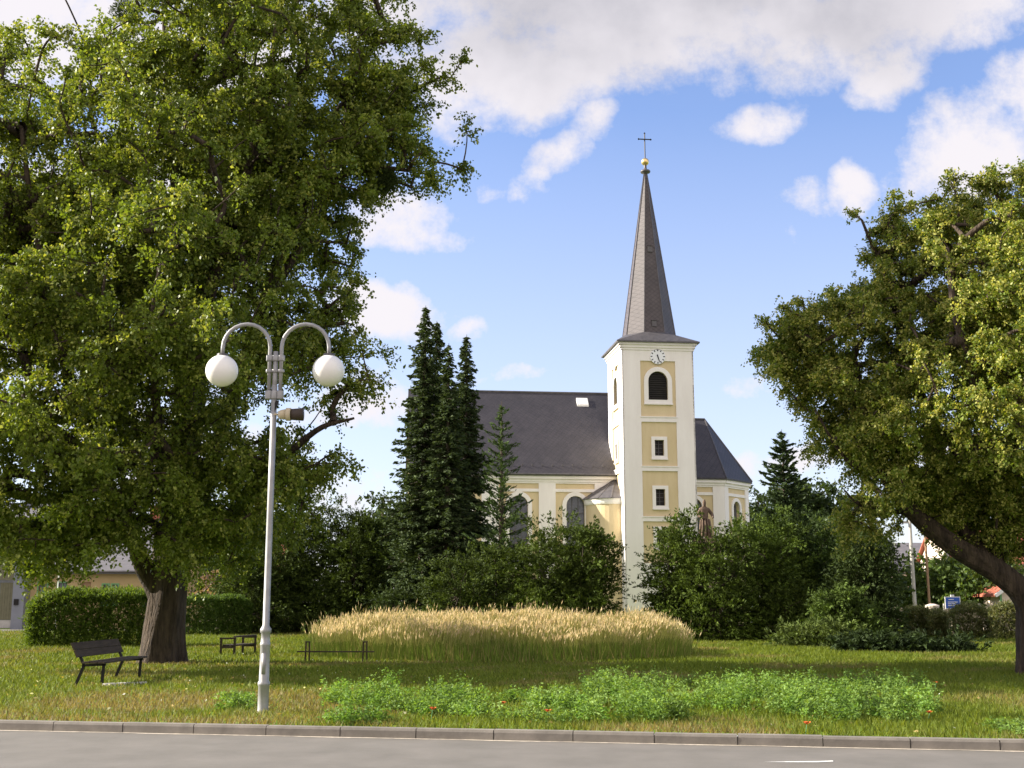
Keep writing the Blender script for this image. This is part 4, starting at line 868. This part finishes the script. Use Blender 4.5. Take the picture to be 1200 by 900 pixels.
# prostrate juniper
c = W(1060, 700, 39.5); lob = [(c[0]+dx, 39.5+dy, .18, .8, .8, .22*s) for dx, dy, s in ((-1.5,.3,1.2), (-.7,0,1.25), (.1,-.2,1.1), (.9,.0,.8), (1.5,.1,.5))]
shrub('juniper', 'low spreading dark juniper sprawling on the lawn left of the leaning tree', 'shrub', (c[0], 39.5), lob, 1300, 131, (.018,.030,.010), (.04,.06,.018), None, sl=.38, up=.05, ql=.16, qw=.05, stem=False)
c = W(948, 700, 43); lob = [(c[0]+dx, 43+dy, .28, .6, .6, .38*s) for dx, dy, s in ((-.5,.2,.7), (.1,-.1,1.0), (.8,0,1.1))]
shrub('juniper', 'small feathery green juniper with spiky ends below the bright shrubs', 'shrub', (c[0], 43), lob, 520, 132, (.06,.085,.02), (.10,.13,.03), None, sl=.65, up=.3, ql=.18, qw=.05, stem=False)
# dry grass tufts
for k_, (px, py, nn, hh_, lab) in enumerate([(928,752,150,.9,'tuft of dry straw grass against the bright green shrub'), (943,752,70,.7,'smaller tuft of dry straw grass beside the first one near the shrub')]):
    p = G(px, py); g = np.random.default_rng(60+k_); n = nn; b = np.stack([g.normal(0, .22, n), g.normal(0, .15, n), 0*g.normal(size=n)], 1); h_ = g.uniform(.5, 1.1, n)*hh_; tp = b+np.stack([g.normal(.0, .12, n), g.normal(0, .1, n), h_], 1)
    s = np.zeros((n, 3)); s[:, 0] = .012; V = np.empty((n, 4, 3)); V[:, 0] = b-s; V[:, 1] = b+s; V[:, 2] = tp+s*.8; V[:, 3] = tp-s*.8
    o = fast('dry_grass_tuft', V.reshape(-1, 3), 4, np.array([.45,.33,.17])*g.uniform(.6, 1.2, (n, 1)), leafD); o.location = p; tag(o, lab, 'grass tuft')

# hedges
def hedge(label, p0, p1, th, H, n, seed, c1, c2, name='hedge', group=None, tuft=.18, ql=.12, qw=.035):
    g = np.random.default_rng(seed); p0 = np.array(p0, float); p1 = np.array(p1, float); d = p1-p0; L_ = np.linalg.norm(d); d /= L_; nn = np.array([-d[1], d[0]])
    root = empty(name, ((p0[0]+p1[0])/2, (p0[1]+p1[1])/2, 0), label, 'hedge', group); o_ = np.array([*((p0+p1)/2), 0])
    s = g.uniform(0, L_, n); f = g.uniform(0, 1, n); top = f < .33; w = g.uniform(-th/2, th/2, n); z = g.uniform(.05, H, n)
    hz = H*(.93+.12*vn(np.stack([s, w], 1), 1.4, seed)); face = f > .33; w = np.where(face, np.where(f < .8, -th/2, th/2)*g.uniform(.7, 1.05, n), w); z = np.where(top, hz*g.uniform(.93, 1.0, n), z*hz/H)
    en = f > .95; s = np.where(en, np.where(g.uniform(0, 1, n) < .5, g.uniform(0, .15, n), L_-g.uniform(0, .15, n)), s); w = np.where(en, g.uniform(-th/2, th/2, n), w)
    endr = np.clip(np.minimum(s, L_-s)/.7, 0, 1)**.5; z *= .72+.28*endr; w *= .6+.4*endr
    C = np.zeros((n, 3)); C[:, :2] = p0+d*s[:, None]+nn*w[:, None]; C[:, 2] = z
    dirv = nrm(np.stack([nn[0]*np.sign(w)*face*.7, nn[1]*np.sign(w)*face*.7, .3+top*1.0], 1)+g.normal(0, .3, (n, 3))); lps = 11; N = n*lps; si = np.repeat(np.arange(n), lps); t = g.uniform(0, 1, N)
    P_ = C[si]+dirv[si]*(t*g.uniform(.5, 1.3, n)[si]*tuft)[:, None]+g.normal(0, .035, (N, 3)); P_[:, 2] = np.maximum(P_[:, 2], .02); ax = dirv[si]+g.normal(0, .55, (N, 3))
    q = g.uniform(0, 1, (N, 1)); c = (np.array(c1)*(1-q)+np.array(c2)*q)*g.uniform(.7, 1.3, n)[si][:, None]
    fast('foliage', rhombs(P_-o_, ax, g.uniform(.7, 1.3, N)*ql, g.uniform(.7, 1.3, N)*qw, g), 4, c, leafB, root)
    mb = MB()
    for i in range(int(L_/.35)):
        q_ = p0+d*(i*.35+.2)-o_[:2]; zt_ = H*.6; mb.tube([(q_[0], q_[1], 0), (q_[0]+g.normal(0, .08), q_[1]+g.normal(0, .08), zt_*.6), (q_[0]+g.normal(0, .15), q_[1]+g.normal(0, .15), zt_)], [.03, .02, .01], 5)
    mb.build('stem', M['twig'], root); return root
hp0 = G(48, 757); hp1 = G(200, 754)
hedge('thick clipped green hedge between the park bench and the ochre house', (hp0[0], 43.6), (hp1[0]+.4, 44.6), 1.5, 1.80, 5200, 201, (.07,.12,.016), (.14,.20,.03), tuft=.28)
hedge('further low clipped hedge seen just right of the thick tree trunk', ((205-600)/1400*57, 57), ((300-600)/1400*58, 58), 1.4, 1.72, 2600, 202, (.05,.095,.016), (.10,.16,.03))
for i, (xa, xb, Yh, H_, lab) in enumerate([(1050,1078,55,1.25,'ragged low reddish green shrub row under the two poles'), (1080,1098,54,1.05,'short gappy low shrub row left of the blue sign'),
     (1104,1150,52.5,1.25,'loose low shrub row with brown stems right of the blue sign'), (1150,1192,51,1.35,'ragged shrub row end before the cream shed')]):
    hedge(lab, ((xa-600)/1400*Yh, Yh), ((xb-600)/1400*Yh, Yh-.3), 1.0, H_, 900, 210+i, (.08,.11,.03), (.19,.18,.08), tuft=.3, group='low shrub rows at the right')

# ------------------------------------------------------------------ background trees
def smalltree(label, px, Y, top, wpx, seed, c1, c2, n=420, low=.25, name='broadleaf_tree', group='trees behind the park', leafL=.24, cs=1.0, base=None):
    c = W(px, 700, Y); zt = TZ(top, Y); hw = wpx/2/1400*Y; g = np.random.default_rng(seed)
    limbs = [([(c[0],Y,-.1), (c[0]+.1,Y,zt*.3), (c[0]-.1,Y,zt*.6), (c[0],Y,zt*.88)], .04*zt*.6, .04, True)]
    for k in range(4):
        a = k*1.57+g.uniform(-.4, .4); limbs.append(([(c[0],Y,zt*.28), (c[0]+hw*.4*math.cos(a),Y+hw*.4*math.sin(a),zt*.5), (c[0]+hw*.7*math.cos(a),Y+hw*.7*math.sin(a),zt*.7)], .09, .03, False))
    lo = zt*low; mid = (zt+lo)/2; lobes = [(c[0],Y,mid,hw*.8,hw*.8,(zt-lo)/2*.95)]
    for k in range(5):
        a = g.uniform(0, 6.28); lobes.append((c[0]+hw*.5*math.cos(a), Y+hw*.5*math.sin(a), g.uniform(lo+(zt-lo)*.3, lo+(zt-lo)*.75), hw*.5, hw*.5, (zt-lo)*.25))
    return broadleaf(name, label, 'tree', limbs, lobes, n, seed, c1, c2, c2, 0, group, leafL=leafL, spr=7, lps=9, gap=.2, cs=cs, barkm=M['twig'], minz=min(1.2, lo+.3))
smalltree('rounded green tree behind the blue sign', 1105, 72, 655, 80, 301, (.06,.10,.02), (.11,.16,.03), 300, .08)
smalltree('green bushy tree left of the cream shed', 1148, 70, 668, 60, 302, (.05,.09,.02), (.09,.13,.03), 240, .08)
smalltree('dark green tree filling the gap behind the black yew', 990, 66, 596, 80, 303, (.04,.065,.018), (.07,.10,.025), 320, .1)
smalltree('dark tree beside the distant pine behind the choir end', 952, 76, 552, 90, 304, (.035,.06,.018), (.06,.09,.025), 420, .1)
smalltree('slim dark tree just right of the choir wall', 893, 100, 560, 36, 305, (.03,.05,.018), (.055,.08,.025), 220, .1)
smalltree('tree with dense crown behind the thick lime tree trunk and dark shrubs', 262, 84, 600, 110, 306, (.04,.07,.02), (.07,.11,.028), 420, .1)
smalltree('drooping young tree above the dark shrub left of the spruces', 448, 70, 560, 50, 307, (.035,.06,.02), (.06,.09,.03), 160, .2)
smalltree('copper pink leaved small tree right of the thick lime trunk', 255, 66, 672, 40, 308, (.16,.11,.085), (.28,.20,.16), 120, .25, leafL=.16, cs=.6)

# ------------------------------------------------------------------ houses
def house(label, cx, cy, w, d, he, hr, wm, rm, wins, doors=(), rz=0, gable='x', chim=None, frame=None, verge=None):
    root = empty('house', (cx, cy, 0), label, 'house', rz=rz); m = MB(); hs = [rect(s+w/2, z0, z1, hw) for s, z0, z1, hw in list(wins)+list(doors)]
    T = wall(m, (-w/2, 0), (1, 0), w, 0, he, hs, .18)
    if gable == 'x':
        m.add([(w/2,0,0), (w/2,d,0), (w/2,d,he), (w/2,d/2,hr-.12), (w/2,0,he)], [(0,1,2,3,4)]); m.add([(-w/2,0,0), (-w/2,d,0), (-w/2,d,he), (-w/2,d/2,hr-.12), (-w/2,0,he)], [(0,4,3,2,1)])
    else:
        m.add([(w/2,0,0), (w/2,d,0), (w/2,d,he), (w/2,0,he)], [(0,1,2,3)]); m.add([(-w/2,0,0), (-w/2,d,0), (-w/2,d,he), (-w/2,0,he)], [(0,3,2,1)])
        m.add([(-w/2,0,he), (w/2,0,he), (0,0,hr-.12)], [(0,1,2)]); m.add([(-w/2,d,he), (w/2,d,he), (0,d,hr-.12)], [(0,2,1)])
    m.add([(-w/2,d,0), (w/2,d,0), (w/2,d,he), (-w/2,d,he)], [(0,3,2,1)]); m.build('wall', wm, root)
    m = MB()
    if gable == 'x':
        roofslab(m, [(-w/2-.3,-.4,he-.1), (w/2+.3,-.4,he-.1), (w/2+.3,d/2,hr), (-w/2-.3,d/2,hr)]); roofslab(m, [(w/2+.3,d+.4,he-.1), (-w/2-.3,d+.4,he-.1), (-w/2-.3,d/2,hr), (w/2+.3,d/2,hr)])
    else:
        roofslab(m, [(-w/2-.4,d+.3,he-.1), (-w/2-.4,-.3,he-.1), (0,-.3,hr), (0,d+.3,hr)]); roofslab(m, [(w/2+.4,-.3,he-.1), (w/2+.4,d+.3,he-.1), (0,d+.3,hr), (0,-.3,hr)])
    rf = m.build('roof', rm, root)
    if verge:
        m = MB(); m.bar((-w/2-.42,-.34,he-.2), (0,-.34,hr-.05), .06, .18); m.bar((w/2+.42,-.34,he-.2), (0,-.34,hr-.05), .06, .18); m.build('bargeboard', verge, root)
    if gable == 'x':
        m = MB(); m.tube([(-w/2-.3,-.46,he-.1), (w/2+.3,-.46,he-.1)], .07, 6); m.build('gutter', M['tin'], root)
    if chim: m = MB(); m.box(chim-.3, chim+.3, d/2-.3, d/2+.3, hr-.6, hr+.9); m.box(chim-.36, chim+.36, d/2-.36, d/2+.36, hr+.8, hr+.95); m.build('chimney', M['redtile'], rf)
    for h_ in hs[:len(wins)]:
        m = MB(); s0, s1, z0, z1 = h_[0][0], h_[1][0], h_[0][1], h_[2][1]; ring(m, T, h_, rect((s0+s1)/2, z0-.07, z1+.07, (s1-s0)/2+.07), -.02, .03); strip(m, T, (s0+s1)/2-.02, (s0+s1)/2+.02, z0, z1, -.12, -.08); wn = m.build('window', frame or M['whitep'], root); pane(T, h_, .13, 'pane', M['glass'], wn)
    for h_ in hs[len(wins):]: pane(T, h_, .12, 'door', M['brownp'], root)
    return root
hY = 72; X_ = lambda px, Y=72: (px-600)/1400*Y
w_ = X_(200)-X_(44); cxh = (X_(200)+X_(44))/2
house('long low ochre house with grey roof behind the clipped hedge', cxh, hY, w_, 8, 3.45, 6.6, M['orange'], M['tile'],
      [(X_(58)-cxh,1.3,2.7,.26), (X_(80)-cxh,1.3,2.7,.24), (X_(130.5)-cxh,1.4,2.6,.17), (X_(141.5)-cxh,1.4,2.6,.17), (X_(182)-cxh,1.3,2.6,.3)], [(X_(108)-cxh,.1,2.75,.28)], chim=2.0, frame=M['greenp'])
house('grey house with dark gable roof at the far left edge behind the gate', X_(-20), 73.5, 6.4, 8, 5.1, 7.9, M['greyw'], M['tile'], [(-1,3.2,4.4,.4), (1.6,3.2,4.4,.4)], chim=-1.5)
house('pale pink house far behind, right of the thick lime trunk', X_(262,96), 96, 9, 8, 3.6, 6.4, M['cream'], M['redtile'], [(-2.5,1.2,2.6,.5), (0,1.2,2.6,.5), (2.4,1.2,2.6,.5)])
house('distant house with light grey roof behind the two poles', X_(1068,100), 100, 7, 8, 4.2, 6.6, M['cream'], M['tile'], [(-2,1.5,2.8,.5), (1,1.5,2.8,.5)])
house('red roofed pink house behind the leaning tree at the right edge', X_(1200,92), 92, 11, 9, 4.4, 8.0, M['cream'], M['redtile'], [(-4,1.4,2.8,.5), (-1.5,1.4,2.8,.5), (1.5,1.4,2.8,.5), (4,1.4,2.8,.5)], chim=2)
sh = house('small cream shed with green corner and white bargeboard behind the leaning trunk', X_(1186,66), 66, 2.1, 4, 2.1, 2.95, M['cream'], M['redtile'], [(-.42,.8,1.5,.16), (.55,.8,1.5,.16)], gable='y', verge=M['whitep'])
m = MB(); m.box(-1.11,-1.0,-.05,.02,0,2.08); m.build('corner_post', M['greenp'], sh)
# gate by the grey house
gt = empty('gate', (X_(12), 71.6, 0), 'tall green brown double gate with pale lower panels at the far left', 'gate')
for s in (-1, 1):
    m = MB()
    for k in range(5): x0 = s*(.03+k*.155); m.box(min(x0, x0+s*.145), max(x0, x0+s*.145), -.03, .03, .55, 2.7)
    m.build('gate_leaf', M['gate'], gt)
    m = MB(); m.box(min(s*.03, s*.8), max(s*.03, s*.8), -.04, .03, .08, .52); m.build('lower_panel', M['conc'], gt)
m = MB(); m.box(.86,1.55,-.25,.25,0,4.2); m.box(-1.3,-.86,-.25,.25,0,4.2); m.build('gate_pillar', M['greyw'], gt)
m = MB(); m.box(-.85,.85,-.15,.15,2.85,4.1); m.build('lintel', M['gate'], gt)
m = MB(); m.box(1.0,1.25,-.33,-.25,1.4,1.75); m.build('letterbox', M['iron'], gt)
m = MB(); m.lathe([(.05,0), (.05,.4), (.035,.45), (.03,3.3), (.045,3.32), (.02,3.4)], 10); o = m.build('pole', M['whitep']); o.location = (X_(75.5, 60), 60, 0); tag(o, 'thin white post standing behind the thick hedge', 'post')
# poles, sign, fence at right
m = MB(); m.lathe([(.12,0), (.11,1), (.08,6.2)], 12); m.box(-.5,.5,-.04,.04,5.7,5.82); o = m.build('utility_pole', M['conc']); o.location = (X_(1064, 64), 64, 0); tag(o, 'pale concrete utility pole left of the brown one at the right', 'pole')
m = MB(); m.lathe([(.08,0), (.075,1), (.055,6.8)], 12); m.box(-.35,.35,-.03,.03,6.3,6.4); o = m.build('utility_pole', M['brownp']); o.location = (X_(1081, 65), 65, 0); tag(o, 'slim brown wooden pole right of the concrete one', 'pole')
Ys = 57.0; sg = empty('sign', (X_(1108, Ys), Ys, 0), 'small blue information sign with white lines on a pale post', 'sign')
zc1, zc0 = TZ(700, Ys), TZ(713, Ys)
m = MB(); m.box(-.33,.33,-.03,.0,zc0,zc1); m.build('board', M['blue'], sg, bevel=.01)
m = MB(); m.box(-.36,.36,-.025,.015,zc1,zc1+.03); m.box(-.36,.36,-.025,.015,zc0-.03,zc0); m.box(-.36,-.33,-.025,.015,zc0,zc1); m.box(.33,.36,-.025,.015,zc0,zc1); m.box(-.08,.08,-.03,.02,zc1+.03,zc1+.12); m.build('sign_frame', M['whitep'], sg)
m = MB()
for z_, x0, x1 in ((.40,-.2,.05), (.28,-.24,.22), (.20,-.24,.15), (.12,-.24,.2)): m.box(x0,x1,-.036,-.031,zc0+z_,zc0+z_+.03)
m.build('lettering', M['whitep'], sg)
m = MB(); m.box(-.09,.09,.0,.09,0,zc0); m.build('post', M['fence'], sg)
fn = empty('wooden_fence', (X_(1140, 62), 62, 0), 'low pale board fence behind the shrub rows at the right', 'fence')
m = MB(); fx0 = X_(1098, 62)-X_(1140, 62); fx1 = X_(1180, 62)-X_(1140, 62); x = fx0
while x < fx1: m.box(x, x+.10, 0, .03, .1, 1.35+random.uniform(-.05, .05)); x += .13
m.build('boards', M['fence'], fn)
for k in range(3): m = MB(); xx = fx0+.05+k*(fx1-fx0-.1)/2; m.box(xx-.06, xx+.06, .035, .14, 0, 1.5); m.build('post', M['conc'], fn)
m = MB(); m.lathe([(.30,0), (.30,.15), (.2,.2), (.18,1.15), (.30,1.25), (.34,1.42), (.1,1.5)], 14); o = m.build('stone_pillar', M['cream']); o.location = (X_(1084, 58), 58, 0); tag(o, 'pale stone pillar with wide cap at the foot of the brown pole', 'pillar')
